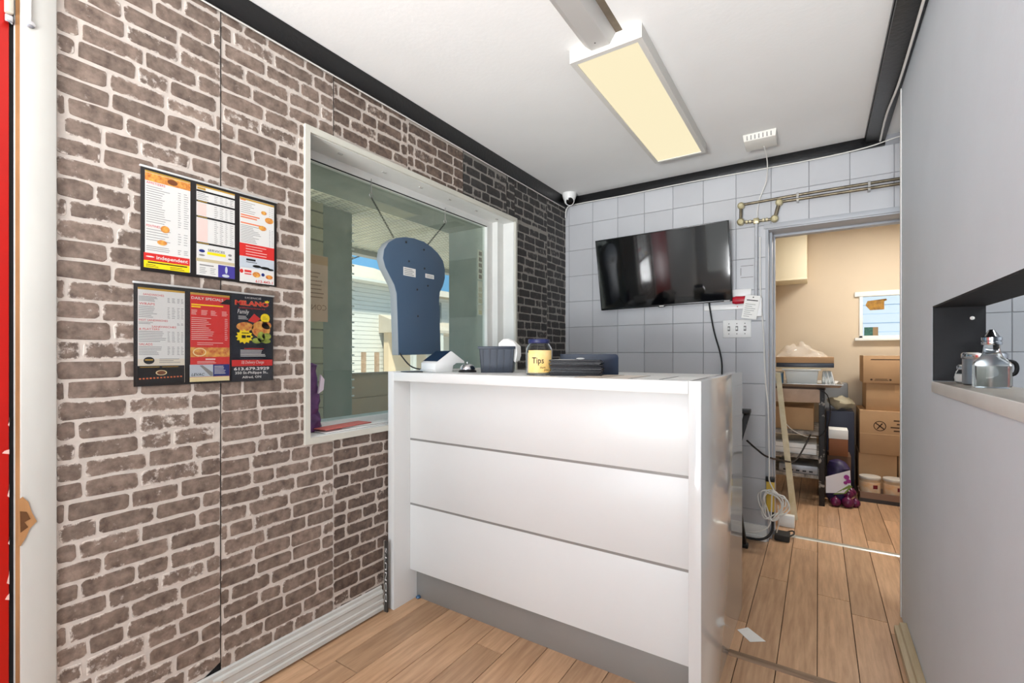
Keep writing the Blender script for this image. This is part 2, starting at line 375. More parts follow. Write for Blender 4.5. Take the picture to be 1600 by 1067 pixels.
# ------------------------------------------------------------------ trims, baseboards, beam
prof = [(0, 0), (.020, 0), (.020, .016), (.0145, .020), (.0145, .030), (.018, .034), (.018, .046), (.0135, .049), (.0135, .072), (.017, .078), (.0145, .088), (.008, .092), (.008, .104), (0, .108)]
struct(MB().prism([(x+.003, .40, z+.012) for x, z in prof], (0, 1.09, 0)).build('baseboard_left', mat('worn_white_baseboard', (206, 204, 198), .5, var=.1, scale=9), smooth=False))
struct(MB().prism([(1.987, -3, 0), (1.987, -3, .026), (2.003, -3, .030), (2.006, -3, .044), (2.029, -3, .048), (2.029, -3, 0)], (0, 5.60, 0)).build('baseboard_right', mat('pale_wood_baseboard', (206, 190, 160), .6, col2=(182, 162, 128), scale=8, stretch=(6, .4, 6)), smooth=False))
struct(MB().box((0, 3.384, 0), (1.436, 3.395, .1)).box((0, 3.378, 0), (1.436, 3.39, .035)).build('baseboard_back', WPAINT, bevel=.002))
struct(MB().prism([(0, -3, 2.372), (.022, -3, 2.372), (.034, -3, 2.449), (0, -3, 2.449)], (0, 6.4, 0)).build('trim_3', BLACKP, bevel=.002))
struct(B('trim_4', (.02, 3.372, 2.388), (2.03, 3.4, 2.449), BLACKP, bevel=.002))
struct(MB().box((1.938, -2.99, 2.41), (2.029, 3.372, 2.449)).box((1.934, -2.99, 2.43), (1.938, 3.372, 2.449)).build('trim_5', BLACKP, bevel=.003))
struct(B('trim_6', (2.026, 2.752, .0), (2.03, 2.776, 2.41), WPAINT, bevel=.001))
CABLE_W = mat('white_cable', (224, 222, 216), .5); CABLE_K = mat('black_cable', (20, 20, 22), .5)
def cable(label, pts, r, m, name='cable', cat='cable', **k): return tag(MB().tube(pts, r, **k).build(name, m), label, cat)
cable('thin white cable running along the foot of the black back wall trim', [(.02, 3.36, 2.29), (.03, 3.364, 2.36), (.10, 3.366, 2.383), (.5, 3.367, 2.381), (.9, 3.367, 2.385), (1.3, 3.367, 2.381), (1.7, 3.367, 2.378), (1.94, 3.367, 2.388), (2.1, 3.38, 2.42), (2.25, 3.38, 2.42)], .0035, CABLE_W)
cable('white cable clipped along the black ceiling beam', [(2.012, -.5, 2.406), (2.011, 1.4, 2.405), (2.014, 2.3, 2.406), (2.012, 2.7, 2.405), (2.0, 3.0, 2.406), (2.005, 3.35, 2.405)], .005, CABLE_W)
cable('white cable along the foot of the black trim above the brick wallpaper', [(.012, .5, 2.368), (.012, 1.4, 2.369), (.012, 2.4, 2.368), (.012, 3.36, 2.369)], .003, CABLE_W)

# ------------------------------------------------------------------ left door and its jamb
d1 = thing('door_1', 'red painted entrance door with chipped edge beside the white jamb', 'door', (0, -.16, 0)); del d1['category']; del d1['label']; struct(d1)
RED = mat('red_door_paint', (206, 22, 12), .35, var=.12, scale=3)
MB().box((-.045, -.63, .01), (-.004, .2915, 2.19)).build('door_slab', RED, d1, bevel=.003)
mb = MB()
for z, h, y in ((.62, .03, .287), (.72, .015, .289), (.84, .03, .288), (1.02, .02, .289), (.95, .008, .279), (.58, .012, .284)):
    mb.prism([(-.0036, y, z), (-.0036, .2915, z-.004), (-.0036, .2915, z+h), (-.0036, y+.004, z+h*.7)], (.0006, 0, 0))
mb.build('paint_chip', mat('paint_chip_pink', (238, 196, 186), .7), d1)
B('weather_strip', (-.06, .2917, 0), (-.010, .3015, 2.2), mat('rubber_black', (10, 8, 8), .8), d1)
B('jamb_edge', (-.05, .3015, 0), (.004, .309, 2.2), WOODRAW, d1)
B('jamb_board', (-.02, .309, 0), (.012, .377, 2.26), mat('worn_white_jamb', (206, 204, 197), .55, var=.07, scale=9, stretch=(1, 1, .4)), d1, bevel=.003)
mb = MB().prism([(.0125, .305, .83), (.0125, .312, .835), (.0125, .322, .82), (.0125, .329, .79), (.0125, .338, .765), (.0125, .325, .75), (.0125, .318, .73), (.0125, .308, .71), (.0125, .304, .715)], (.002, 0, 0))
mb.build('splintered_wood', WOODRAW, d1)
MB().prism([(.0146, .307, .80), (.0146, .319, .795), (.0146, .326, .775), (.0146, .315, .77), (.0146, .322, .755), (.0146, .308, .745)], (.0008, 0, 0)).build('dark_splinter', mat('dark_splinter_wood', (112, 74, 42), .9, var=.3, scale=40), d1)
s = thing('door_contact', 'beige plastic contact sensor on the top corner of the red door', 'sensor', (0, .266, 2.06))
B('housing', (-.0035, .282, 2.06), (.012, .2975, 2.14), mat('beige_plastic', (206, 198, 182), .5), s, bevel=.003)
B('end_clip', (-.0035, .281, 2.035), (.010, .2965, 2.055), CHROME, s, bevel=.003)
s = thing('strike_plate', 'small white strike plate screwed to the white door jamb', 'strike plate', (.012, .325, 2.05))
B('plate', (.012, .312, 2.055), (.018, .328, 2.13), PLAST, s, bevel=.002)
MB().lathe([(.009, 0), (.011, .003), (.006, .006)], (.012, .325, 2.05), 14, (1, 0, 0)).build('screw_head', CHROME, s)

# ------------------------------------------------------------------ window in the brick wall
w1 = thing('window_1', 'x', 'window', (0, 1.87, .84)); del w1['category']; del w1['label']; struct(w1)
y0, y1, z0, z1 = WIN
mb = MB()
for a, b in (((0, y0, z0), (.014, y0+.022, z1)), ((0, y1-.022, z0), (.014, y1, z1)), ((0, y0+.022, z1-.026), (.014, y1-.022, z1)), ((0, y0+.022, z0), (.014, y1-.022, z0+.025))): mb.box(a, b)
mb.build('casing', mat('aged_white_paint', (212, 210, 198), .5, var=.08, scale=8), w1)
mb = MB().box((-.127, 1.12, 2.086), (.002, 2.636, 2.092)).box((-.127, 2.634, .86), (.002, 2.64, 2.09)).box((-.127, 1.115, .86), (.002, 1.121, 2.09))
mb.build('reveal_lining', WPAINT, w1)
B('window_sill', (-.13, 1.121, .845), (.006, 2.634, .866), WPAINT, w1, bevel=.002)
mb = MB().box((-.127, 2.565, .866), (-.085, 2.634, 2.086)).box((-.165, 2.505, .895), (-.1272, 2.634, 2.047)).box((-.165, 1.121, 2.047), (-.1272, 2.634, 2.086)).box((-.165, 1.121, .866), (-.1272, 2.634, .895)).box((-.165, 1.121, .895), (-.1272, 1.16, 2.047))
mb.build('sash_frame', WPAINT, w1)
MB().tube([(-.128, 1.13, 2.045), (-.128, 2.5, 2.045)], .003, smooth=0).build('gasket', BLACK, w1)
for y in (1.30, 1.55, 1.80, 2.03, 2.28, 2.5): MB().box((-.06, y, 2.082), (-.05, y+.022, 2.0862)).box((-.056, y+.012, 2.081), (-.052, y+.016, 2.0862)).build('staple', mat('chipped_paint', (180, 178, 172), .7), w1)
B('pane', (-.152, 1.15, .88), (-.148, 2.51, 2.06), glass_pane('dusty_hazed_glass', (246, 250, 246), .02, .09, (196, 204, 188)), w1)  # dust on the glass, its haze raised to lighten the view outside
GREENX = mat('grey_green_exterior', (150, 154, 144), .6, col2=(128, 134, 126), scale=5)
MB().box((-.46, 2.505, .84), (-.165, 2.64, 2.1)).box((-.46, 1.1, 2.047), (-.165, 2.64, 2.1)).build('outer_reveal', GREENX, w1)
MB().prism([(-.165, 1.1, .878), (-.5, 1.1, .85), (-.5, 1.1, .82), (-.165, 1.1, .82)], (0, 1.5, 0)).build('outer_sill', mat('pale_concrete', (206, 190, 170), .8, var=.1), w1)
GL = Fr((-.147, 0, 0), (0, 1, 0), (0, 0, 1))
ps = thing('window_notice', 'pinkish paper notice taped to the outside of the glass', 'notice', (-.153, 1.27, 1.34))
MB().box((-.1565, 1.2, 1.345), (-.1535, 1.318, 1.64)).build('sheet', mat('pink_paper', (214, 178, 160), .8, var=.04), ps)
FB = Fr((-.153, 0, 0), (0, 1, 0), (0, 0, 1))
fm = mat('faded_print', (150, 112, 96), .8)
text('CON', FB, (1.235, 1.395, 1.31, 1.42), fm, ps, 'lettering', .0003, mirror=True)
mb = MB()
for i in range(7): FB.box(mb, 1.225, 1.45+i*.018, 1.225+random.uniform(.04, .085), 1.455+i*.018, 0, .0003)
mb.build('text_lines', fm, ps)
MB().box((-.1534, 1.2, 1.60), (-.1531, 1.318, 1.638)).build('heading_band', mat('tan_print', (198, 156, 122), .8), ps)
for nm, zz, c in (('row of small dark cards', (1.69, 1.885), (96, 66, 48)), ('blank cream slip', (1.53, 1.68), (196, 184, 160)), ('small yellowish slip', (1.455, 1.525), (206, 190, 142))):
    t = thing('window_sticker', nm+' stuck at the far edge of the window glass', 'sticker', (-.153, 2.46, zz[0]))
    MB().box((-.156, 2.44, zz[0]), (-.153, 2.487, zz[1])).build('slip', mat(nm, (214, 206, 190), .8), t)
    mb = MB()
    for i in range(int((zz[1]-zz[0])/.038)): FB.box(mb, 2.447, zz[0]+.006+i*.038, 2.48, zz[0]+.032+i*.038, -.0001, .0003)
    mb.build('printed_squares', mat(nm+' print', c, .8), t)

# hanging sign seen from behind
sg = thing('hanging_sign', 'dark slate blue chef hat shaped sign seen from behind, hung in window', 'sign', (-.085, 1.81, 1.194))
out = [(1.661,1.194),(1.657,1.315),(1.653,1.41),(1.648,1.505),(1.632,1.547),(1.603,1.587),(1.575,1.626),(1.56,1.667),(1.567,1.711),(1.595,1.751),(1.644,1.783),(1.704,1.8),(1.767,1.807),(1.842,1.803),(1.9,1.787),(1.951,1.762),(1.993,1.727),(2.009,1.68),(2.009,1.629),(1.993,1.585),(1.967,1.546),(1.961,1.496),(1.967,1.398),(1.97,1.292),(1.974,1.2)]
MB().prism([(-.11, y, z) for y, z in out], (.046, 0, 0)).build('rim', mat('sign_rim_grey', (150, 156, 160), .4), sg, bevel=.002)
MB().prism([(-.0645, y, z) for y, z in out], (.0045, 0, 0)).build('back_panel', mat('slate_blue_plastic', (70, 92, 116), .45, var=.05, scale=3), sg, bevel=.0015)
SF = Fr((-.06, 0, 0), (0, 1, 0), (0, 0, 1)); mb = MB(); SF.box(mb, 1.691, 1.603, 1.778, 1.646, 0, .0006); mb.build('label_sticker', PAPER, sg)
mb = MB(); SF.box(mb, 1.851, 1.612, 1.918, 1.634, 0, .0006); mb.build('label_sticker', PAPER, sg)
mb = MB()
for i in range(4): SF.box(mb, 1.697, 1.609+i*.009, 1.765-.01*(i % 2), 1.612+i*.009, .0006, .0009)
mb.build('label_print', mat('grey_print', (120, 120, 122), .8), sg)['kind'] = 'stuff'
mb = MB()
for i in range(2): SF.box(mb, 1.856, 1.617+i*.008, 1.912, 1.620+i*.008, .0006, .0009)
mb.build('label_print', mat('grey_print'), sg)['kind'] = 'stuff'
for y, z in ((1.71, 1.775), (1.84, 1.76), (1.73, 1.68), (1.845, 1.66), (1.79, 1.54), (1.795, 1.40), (1.87, 1.57)): MB().lathe([(.006, 0), (.004, .003)], (-.06, y, z), 10, (1, 0, 0)).build('screw', BLACK, sg)
for y, ya in ((1.53, 1.648), (2.07, 1.89)):
    h = thing('sign_hook', 'long steel screw hook in the window head holding the %s chain' % ('longer' if y < 1.8 else 'shorter'), 'hook', (-.11, y, 2.0))
    MB().tube([(-.112, y, 2.055), (-.112, y, 1.985)], .0022, smooth=0).build('shank', STEEL, h)
    MB().tube([(-.112, y+.010*math.sin(2*PI*k/12), 1.975+.010*math.cos(2*PI*k/12)) for k in range(12)], .0022).build('ring', STEEL, h)
    c = thing('sign_chain', 'thin dark chain running from the window head to the %s shoulder of the sign' % ('notice side' if y < 1.8 else 'bin side'), 'chain', (-.1, y, 1.97))
    a = Vector((-.112, y, 1.964)); b = Vector((-.085, ya, 1.79 if y < 1.8 else 1.795)); n = 16
    lk = None
    for i in range(n):
        p, q = a.lerp(b, (i-.12)/n), a.lerp(b, (i+1.12)/n); dr = (q-p).normalized(); u = dr.cross(Vector((1, 0, 0))).normalized() if i % 2 else Vector((1, 0, 0)); m = (p+q)/2; hl = (q-p).length/2
        MB().tube([m+dr*hl*math.cos(t*PI/4)+u*.0038*math.sin(t*PI/4) for t in range(9)], .0013, n=5, smooth=0).build('link', mat('dark_chain_metal', (48, 46, 44), .4, .8), c)
cable('black power cord hanging below the blue sign', [(-.07, 1.665, 1.23), (-.06, 1.67, 1.20), (-.02, 1.70, 1.14), (.04, 1.72, 1.122), (.10, 1.75, 1.12)], .0035, CABLE_K)

# things on the window sill
for i, (c, nm, y, r, d) in enumerate((((238, 238, 236), 'white stack of sheets lowest of the papers', 1.37, 0, .0), ((226, 226, 222), 'white folder with a dark edge lying on the sheets', 1.45, -.12, .006), ((206, 112, 104), 'faded red folder topmost of the papers', 1.33, .10, .012))):
    t = thing('folder' if i else 'paper_stack', nm+' on the window sill', 'papers', (-.06, y, .867+d), r)
    m = mat('sill paper %d' % i, c, .6)
    sx_ = (.062, .045, .042)[i]; sy_ = (.17, .14, .13)[i]
    MB().box((-sx_, -sy_, 0), (sx_, sy_, .0045)).build('cover', m, t, False, bevel=.001)
    MB().box((-sx_-.0002, -sy_-.001, .0018), (sx_+.0002, sy_+.001, .0028)).build('dark_edge', DARKT, t, False)
t = thing('purple_bag', 'purple plastic bag with white patches slumped in the window corner', 'bag', (-.1, 1.225, .867))
mb = MB().lathe([(.034, 0), (.046, .02), (.044, .05), (.034, .075), (.04, .10), (.032, .13), (.037, .17), (.028, .2), (.033, .23), (.014, .26), (.022, .285), (.004, .295)], (-.1, 1.2, .867), 22, sx=.5)
mb.v = [(x+.006*math.sin(130*z+y*90), y+.010*math.sin(95*z+x*120)+.005*math.sin(260*z+90*y), z) for x, y, z in mb.v]
mb.build('bag_body', mat('purple_film', (104, 62, 110), .35, col2=(70, 40, 84), scale=22), t)
MB().prism([(-.072, 1.215, 1.03), (-.070, 1.238, 1.045), (-.070, 1.243, 1.09), (-.072, 1.228, 1.11), (-.072, 1.222, 1.07)], (-.01, 0, 0)).build('white_patch', mat('pale_film', (214, 200, 212), .4), t)

# ------------------------------------------------------------------ outside the window
ground = struct(B('ground', (-40, -20, -.5), (12, 40, -.3), mat('pavement_grey', (222, 216, 206), .9, var=.1, scale=2)))
def soff_mat():
    m = mat('vented_soffit', (236, 228, 206), .6, var=.03, scale=3); N = m.node_tree.nodes; Lk = m.node_tree.links.new; return m
pr = bpy.data.objects.new('porch_roof', None); COL.objects.link(pr); pr.location = (-1.4, 4, 2.36); struct(pr)
SM = soff_mat(); PD = mat('soffit_holes', (168, 160, 140), .8)
proto = None
for i in range(22):
    y = 1.0+i*.30
    if proto is None:
        mb = MB().box((-2.5, 0, 2.362), (-.46, .296, 2.38))
        for k in range(4): mb.box((-2.5, .01+k*.074, 2.355), (-.46, .062+k*.074, 2.364))
        o = mb.build('soffit_panel', SM, pr); proto = o
        mb = MB()
        for k in range(4):
            for j in range(50): mb.box((-2.45+j*.04, .016+k*.074, 2.3545), (-2.436+j*.04, .056+k*.074, 2.3552))
        hole = mb.build('vent_slots', PD, o, True); hole['kind'] = 'stuff'
        o.location = (0, y, 0)
        o.matrix_parent_inverse = Matrix.Translation(pr.location).inverted(); hole.matrix_parent_inverse = Matrix()
    else:
        o = proto.copy(); COL.objects.link(o); o.location = (0, y, 0)
        h = hole.copy(); COL.objects.link(h); h.parent = o
B('fascia_beam', (-2.62, .9, 2.30), (-2.5, 7.7, 2.55), mat('fascia_grey', (170, 166, 156), .6), pr)
B('roof_deck', (-2.62, .5, 2.40), (-.46, 7.7, 2.55), mat('fascia_grey'), pr)
t = thing('porch_post', 'wide grey green panel post with small white clips outside the window', 'post', (-1.55, 2.36, -.3))
B('post_body', (-1.6, 2.227, -.3), (-1.5, 2.495, 2.355), GREENX, t)
for i in range(22): B('clip', (-1.5, 2.488, .85+i*.067), (-1.49, 2.51, .862+i*.067), PAPER, t)
B('lower_panel', (-1.5, 2.23, .3), (-1.494, 2.48, 1.07), mat('post_lower', (112, 124, 112), .6), t)
t = thing('stone_pillar', 'pillar of pale buff split stones outside the window', 'pillar', (-1.6, 2.1, -.3))
B('pillar_core', (-1.68, 1.95, -.3), (-1.5, 2.222, 2.355), mat('stone_mortar', (136, 128, 108), .9), t)
SMt = mat('buff_stone', (188, 178, 148), .85, var=.16, scale=14, rnd=.08, bump=.4, bscale=40); z = -.29
while z < 2.3:
    h = random.choice([.1, .12, .14]); xs = [1.95, 1.95+random.uniform(.09, .18), 2.222]
    for a, b in zip(xs, xs[1:]):
        o = MB().box((-1.505, a+.004, z), (-1.482, b-.004, z+h-.008)).build('stone', SMt, t, bevel=.005, seg=1)
    z += h
BRN = mat('brown_panel', (182, 152, 126), .7, var=.1, scale=4)
t = thing('porch_parapet', 'low brown boarded parapet at the porch edge', 'parapet', (-2.55, 4.2, -.3))
for i in range(5): B('board', (-2.6, 1.0, -.3+i*.255), (-2.5, 8, -.05+i*.255), BRN, t, bevel=.003)
B('cap_rail', (-2.62, 1.0, .965), (-2.48, 8, .99), mat('cap_brown', (134, 112, 92), .7), t)
# neighbouring house
SID = mat('white_siding', (196, 194, 186), .7)
H = thing('neighbour_house', 'white clapboard house with shingled gable roof across the street', 'house', (-11, 9.5, -.3))
B('wall_body', (-14, 6.6, -.3), (-9.02, 10.9, 3.3), SID, H)
for i in range(30): B('clapboard', (-9.02, 6.6, -.3+i*.12), (-9.0, 10.9, -.19+i*.12), SID, H)
RF = mat('roof_shingles', (184, 172, 156), .9, var=.12, scale=3)
MB().prism([(-8.6, 6.3, 3.25), (-11.5, 6.3, 4.25), (-14.3, 6.3, 3.25)], (0, 4.9, 0)).build('roof', RF, H)
B('eave', (-9.0, 6.3, 3.2), (-8.6, 11.1, 3.27), SID, H)
MB().prism([(-9.0, 9.25, 2.35), (-7.6, 9.25, 1.9), (-7.6, 9.25, 1.82), (-9.0, 9.25, 1.82)], (0, 1.75, 0)).build('porch_roof_slab', RF, H)
B('porch_wall', (-8.9, 9.35, -.3), (-8.7, 10.9, 1.82), mat('porch_tan', (206, 184, 156), .8), H)
for y in (9.28, 10.4): B('porch_column', (-7.75, y, -.3), (-7.63, y+.12, 1.82), SID, H)
for y in (8.3, 8.75): B('fence_picket', (-8.6, y, -.3), (-8.5, y+.09, 1.25), mat('weathered_wood', (160, 130, 104), .8), H)
H2 = thing('neighbour_house', 'white sided house with dark shuttered window seen past the blue sign', 'house', (-11, 13.5, -.3))
B('wall_body', (-14, 11.4, -.3), (-9.42, 16.5, 3.2), SID, H2)
for i in range(29): B('clapboard', (-9.42, 11.4, -.3+i*.12), (-9.4, 16.5, -.19+i*.12), SID, H2)
MB().prism([(-9.0, 11.25, 3.15), (-11.5, 11.25, 3.85), (-14.3, 11.25, 3.15)], (0, 5.4, 0)).build('roof', RF, H2)
wn = B('window', (-9.4, 12.0, 1.75), (-9.35, 12.35, 3.0), mat('shutter_grey', (120, 122, 116), .5), H2)
B('pane', (-9.36, 12.08, 1.85), (-9.345, 12.28, 2.9), mat('dark_glass', (60, 70, 76), .1), wn)
MB().prism([(-9.4, 11.42, 2.3), (-8.0, 11.42, 1.9), (-8.0, 11.42, 1.82), (-9.4, 11.42, 1.82)], (0, 4.5, 0)).build('porch_roof_slab', RF, H2)
for y in (12.2, 13.6, 15.0): B('porch_column', (-8.15, y, -.3), (-8.03, y+.12, 1.82), SID, H2)
for z in (4.15, 3.72): MB().tube([(-8.7, 6.35, z-.9), (-7, 7.5, z-.08), (-7, 9, z), (-8.7, 11.1, z-.9)], .014).build('service_wire', BLACK, H)

# ------------------------------------------------------------------ reception counter
rc = thing('reception_counter', 'white laminate reception counter with steel strips and kick plate', 'counter', (.7, 1.98, 0))
def C(n, a, b, m=WHITE, bv=.0015): return B(n, a, b, m, rc, bevel=bv)
C('side_panel', (.012, 1.525, 0), (.051, 2.45, 1.118)); C('side_panel', (1.373, 1.525, 0), (1.411, 2.45, 1.116), mat('white_gloss_side', (214, 214, 212), .12, coat=.4))
C('countertop', (.0515, 1.525, 1.074), (1.3725, 2.12, 1.1145))
for a, b in ((.792, 1.0735), (.478, .782), (.154, .468)): C('front_panel', (.0515, 1.629, a), (1.3725, 1.648, b), bv=.001)
KST = mat('matte_steel_strip', (156, 154, 150), .45, .35, var=.05, scale=5)
for z in (.468, .782): C('metal_strip', (.0515, 1.630, z), (1.3725, 1.65, z+.010), KST, 0)
C('kick_plate', (.0515, 1.674, 0), (1.3725, 1.69, .154), KST, .001)
C('inner_shelf', (.0515, 1.69, .7), (1.3725, 2.4, .72)); C('work_surface', (.0515, 2.12, .86), (1.3725, 2.44, .89))
Z = 1.1148
# flyers on the counter
for i in range(4):
    x = 1.02+i*.105
    t = thing('flyer', 'pale flyer on the counter, %s' % ('beside the stacked black menus', 'second from the black menus', 'second from the counter end', 'closest to the counter end')[i], 'flyer', (x, 1.67, Z), group='flyers on the counter')
    MB().box((-.0495, -.125, 0), (.0495, .125, .0012)).build('leaf', mat('flyer paper %d' % i, ((214, 198, 180), (222, 212, 200), (226, 226, 224), (228, 228, 226))[i], .5), t, False)
    MB().box((.043, -.125, .0012), (.0495, .125, .0016)).build('dark_border', mat('dark border', (90, 88, 86), .6), t, False)
    MB().box((-.0495, -.125, .0012), (.043, -.119, .0016)).build('front_border', mat('dark border'), t, False)
# payment terminal
t = thing('payment_terminal', 'white wedge shaped payment terminal with dark sloping screen on counter', 'terminal', (.16, 1.64, Z), math.radians(-15.4))
prf = [(0, 0), (0, .042), (.012, .05), (.085, .098), (.092, .098), (.165, .05), (.165, .04), (.12, .042), (.10, .03), (.095, 0)]
MB().prism([(-.065, y, z) for y, z in prf], (.13, 0, 0)).build('body', PLAST, t, False, bevel=.002)
MB().prism([(-.062, .012, .0505), (-.062, .085, .0985), (-.062, .0835, .1005), (-.062, .0105, .0525)], (.124, 0, 0)).build('screen', mat('dark_blue_screen', (22, 42, 66), .12), t, False)
MB().prism([(-.064, .014, .053), (-.064, .034, .0662), (-.064, .033, .0672), (-.064, .013, .054)], (.03, 0, 0)).build('red_sticker', mat('red_print', (190, 30, 60), .4), t, False)
B('base_foot', (-.06, -.01, 0), (.06, .1, .012), PLAST, t, .003, False)
tag(MB().prism([(.06, 1.56, Z), (.12, 1.545, Z), (.165, 1.60, Z+.0), (.11, 1.64, Z)], (0, 0, .004)).build('leaflet', mat('dark_leaflet', (58, 66, 72), .4), bevel=.001), 'small dark leaflet lying flat beside the payment terminal', 'leaflet')
t = thing('call_bell', 'chrome service bell on a black base on the counter', 'bell', (.335, 1.72, Z))
MB().lathe([(.042, 0), (.042, .006), (.036, .011), (.01, .012)], (0, 0, 0), 28).build('base', BLACK, t, False)
MB().lathe([(.036, .0125), (.0365, .016), (.033, .026), (.025, .034), (.012, .039), (.004, .04)], (0, 0, 0), 28).build('dome', CHROME, t, False)
MB().lathe([(.003, .04), (.005, .044), (.005, .047), (.002, .049)], (0, 0, 0), 12).build('button', CHROME, t, False)
# parts bin with napkins
t = thing('storage_bin', 'dark blue ribbed plastic bin with sloping open front', 'bin', (.485, 1.745, Z), math.radians(30))
BIN = mat('navy_bin_plastic', (38, 47, 62), .4)
mb = MB(); w0, w1_, hb = .072, .08, .118
def quadwall(mb, p, th):   # four corner points with thickness vector
    mb.prism(p, th)
quadwall(mb, [(-w0, 0, 0), (w0, 0, 0), (w1_, -.006, hb), (-w1_, -.006, hb)], (0, .004, 0))
for s in (-1, 1): quadwall(mb, [(s*w0, 0, 0), (s*w0, .17, 0), (s*(w0+.003), .178, .045), (s*w1_, .05, hb), (s*w1_, -.006, hb)], (-s*.004, 0, 0))
quadwall(mb, [(-w0, .17, 0), (w0, .17, 0), (w0+.003, .178, .045), (-w0-.003, .178, .045)], (0, -.004, 0)); mb.box((-w0, 0, 0), (w0, .17, .004))
mb.build('bin_shell', BIN, t, False)
for i in range(5): MB().hexa([(-.066+i*.031, -.0015, .002), (-.060+i*.031, -.0015, .002), (-.060+i*.031, .001, .002), (-.066+i*.031, .001, .002)], [(-.069+i*.0325, -.0085, .105), (-.062+i*.0325, -.0085, .105), (-.062+i*.0325, -.005, .105), (-.069+i*.0325, -.005, .105)]).build('rib', mat('bin_rib', (30, 38, 52), .4), t, False)
B('rim', (-.086, -.012, .108), (.086, -.002, .12), BIN, t, .002, False)
n_ = thing('napkins', 'white paper napkins folded over the side of the blue bin', 'napkin', (.485, 1.745, Z), math.radians(30))
NP = mat('napkin_white', (240, 239, 236), .9)
for i in range(3):
    k = i*.007; pth = [(.002+k, .095), (.008+k*.6, .135+k*.4), (.024, .149+k), (.05, .152+k), (.076, .142+k), (.092+k, .122+k*.5), (.094+k, .085), (.086+k, .047+k)]
    dn = [(.078, .05+k), (.06, .095)]
    MB().prism([(x, .012+i*.03, z-.004*i) for x, z in pth+dn], (0, .027, 0)).build('napkin_sheet', NP, n_, False, bevel=.0015)
# tips jar
t = thing('tip_jar', 'clear plastic tip jar with orange paper and blue lid on counter', 'jar', (.765, 1.645, Z))
JC = mat('clear_plastic', (245, 248, 250), .06, trans=1, ior=1.2)
MB().lathe([(.046, 0), (.053, .004), (.054, .02), (.054, .098), (.05, .112), (.041, .126), (.04, .132), (.0385, .132), (.0395, .125), (.0485, .111), (.0525, .097), (.0525, .02), (.051, .006), (.02, .003)], (0, 0, 0), 32).build('jar_body', JC, t, False)
MB().lathe([(.0425, .128), (.044, .13), (.044, .142), (.042, .145), (.034, .145), (.034, .131)], (0, 0, 0), 32).build('lid_ring', mat('blue_lid', (36, 42, 86), .4), t, False)
mb = MB(); n = 20
for (rr) in (.0545,):
    vs = []; a0, a1 = math.radians(-148), math.radians(-32)
    for k in range(n+1):
        a = a0+(a1-a0)*k/n
        for z in (.012, .1): vs.append((rr*math.cos(a), rr*math.sin(a), z))
    mb.add(vs, [(2*k, 2*k+2, 2*k+3, 2*k+1) for k in range(n)])
o = mb.build('orange_label', mat('orange_paper', (246, 196, 104), .7, col2=(252, 222, 160), scale=10), t, False)
t.rotation_euler.z = math.radians(38)
J = Fr((0, -.0553, 0), (1, 0, 0), (0, 0, 1))
for s_, bx in (('Tips', (-.036, .04, .012, .072)), ('thank', (-.004, .028, .02, .036)), ('you', (.012, .016, .032, .025))):
    q = text(s_, J, bx, DARKT, t, 'lettering', 0, bold=.01, world=False)
    for v in q.data.vertices:
        a = v.co.x/.0553; v.co = Vector((.0553*math.sin(a), -.0553*math.cos(a), v.co.z))
MB().lathe([(.04, .006), (.047, .008), (.047, .09), (.03, .094)], (0, 0, 0), 24).build('paper_inside', mat('cream_paper_fill', (244, 226, 186), .9), t, False)
# menu holder and black menus
t = thing('menu_holder', 'dark navy plastic holder panel standing behind the black menus', 'holder', (.915, 1.80, Z), math.radians(22))
pts = [(-.12, 0, 0), (.12, 0, 0), (.12, 0, .07), (.117, 0, .08), (.108, 0, .085), (-.12, 0, .085)]
MB().prism(pts, (0, .012, 0)).build('panel', mat('navy_plastic', (34, 46, 66), .3), t, False, bevel=.002)
MB().lathe([(.011, 0), (.010, .0008)], (-.035, 0, .066), 18, (0, -1, 0), sx=1.6, sy=.35).build('logo_mark', PAPER, t, False)
for i in range(13):
    m_ = MB().box((-.1+.0*i, -.06, 0), (.1, .05, .0046))
    o = m_.build('folded_menu', mat('black_menu_cover', (30, 27, 32), .35, var=.3, scale=30), bevel=.0015, seg=1)
    o.location = (.905+random.uniform(-.006, .006), 1.705+random.uniform(-.006, .006), Z+i*.0048); o.rotation_euler = (0, 0, math.radians(22+random.uniform(-7, 7)))
    tag(o, 'glossy black folded menu, lowest in the stack beside the tip jar' if i == 0 else 'glossy black folded menu on top of the stack, under a white slip' if i == 12 else 'glossy black folded menu inside the stack beside the tip jar', 'menu', 'stacked black menus')
mb = MB().box((-.06, -.04, 0), (.03, .03, .0008)); o = mb.build('loose_slip', PAPER); o.location = (.87, 1.70, Z+13*.0048+.0002); o.rotation_euler = (0, 0, .3); tag(o, 'white paper slip on top of the stacked black menus', 'paper')
# sign board behind the counter
t = thing('lettered_board', 'dark board with white lettering leaning between counter and brick wall', 'board', (.03, 1.51, 0))
MB().box((.0195, 1.493, .001), (.041, 1.5, .33)).build('board_panel', mat('dark_board', (58, 54, 50), .6), t)
B('board_edge', (.019, 1.4925, .001), (.0225, 1.5005, .331), mat('board_edge', (170, 158, 144), .6), t)
text('DONUTS', Fr((.028, 1.493, 0), (0, 0, 1), (-1, 0, 0)), (.05, -.012, .30, .0), PAPER, t, 'lettering', .0006)
MB().lathe([(.006, 0), (.012, .006), (.01, .012), (.004, .016)], (.07, 1.665, 0), 12).build('crumple', mat('blue_foil', (60, 96, 130), .3))
tag(bpy.data.objects['crumple'], 'tiny crumpled blue wrapper in the corner of the kick plate', 'wrapper'); bpy.data.objects['crumple'].name = 'candy_wrapper'
rcp = MB().add([(1.42, 2.235, .002), (1.46, 2.285, .006), (1.535, 2.215, .002), (1.475, 2.165, .003)], [(0, 3, 2, 1)]); 
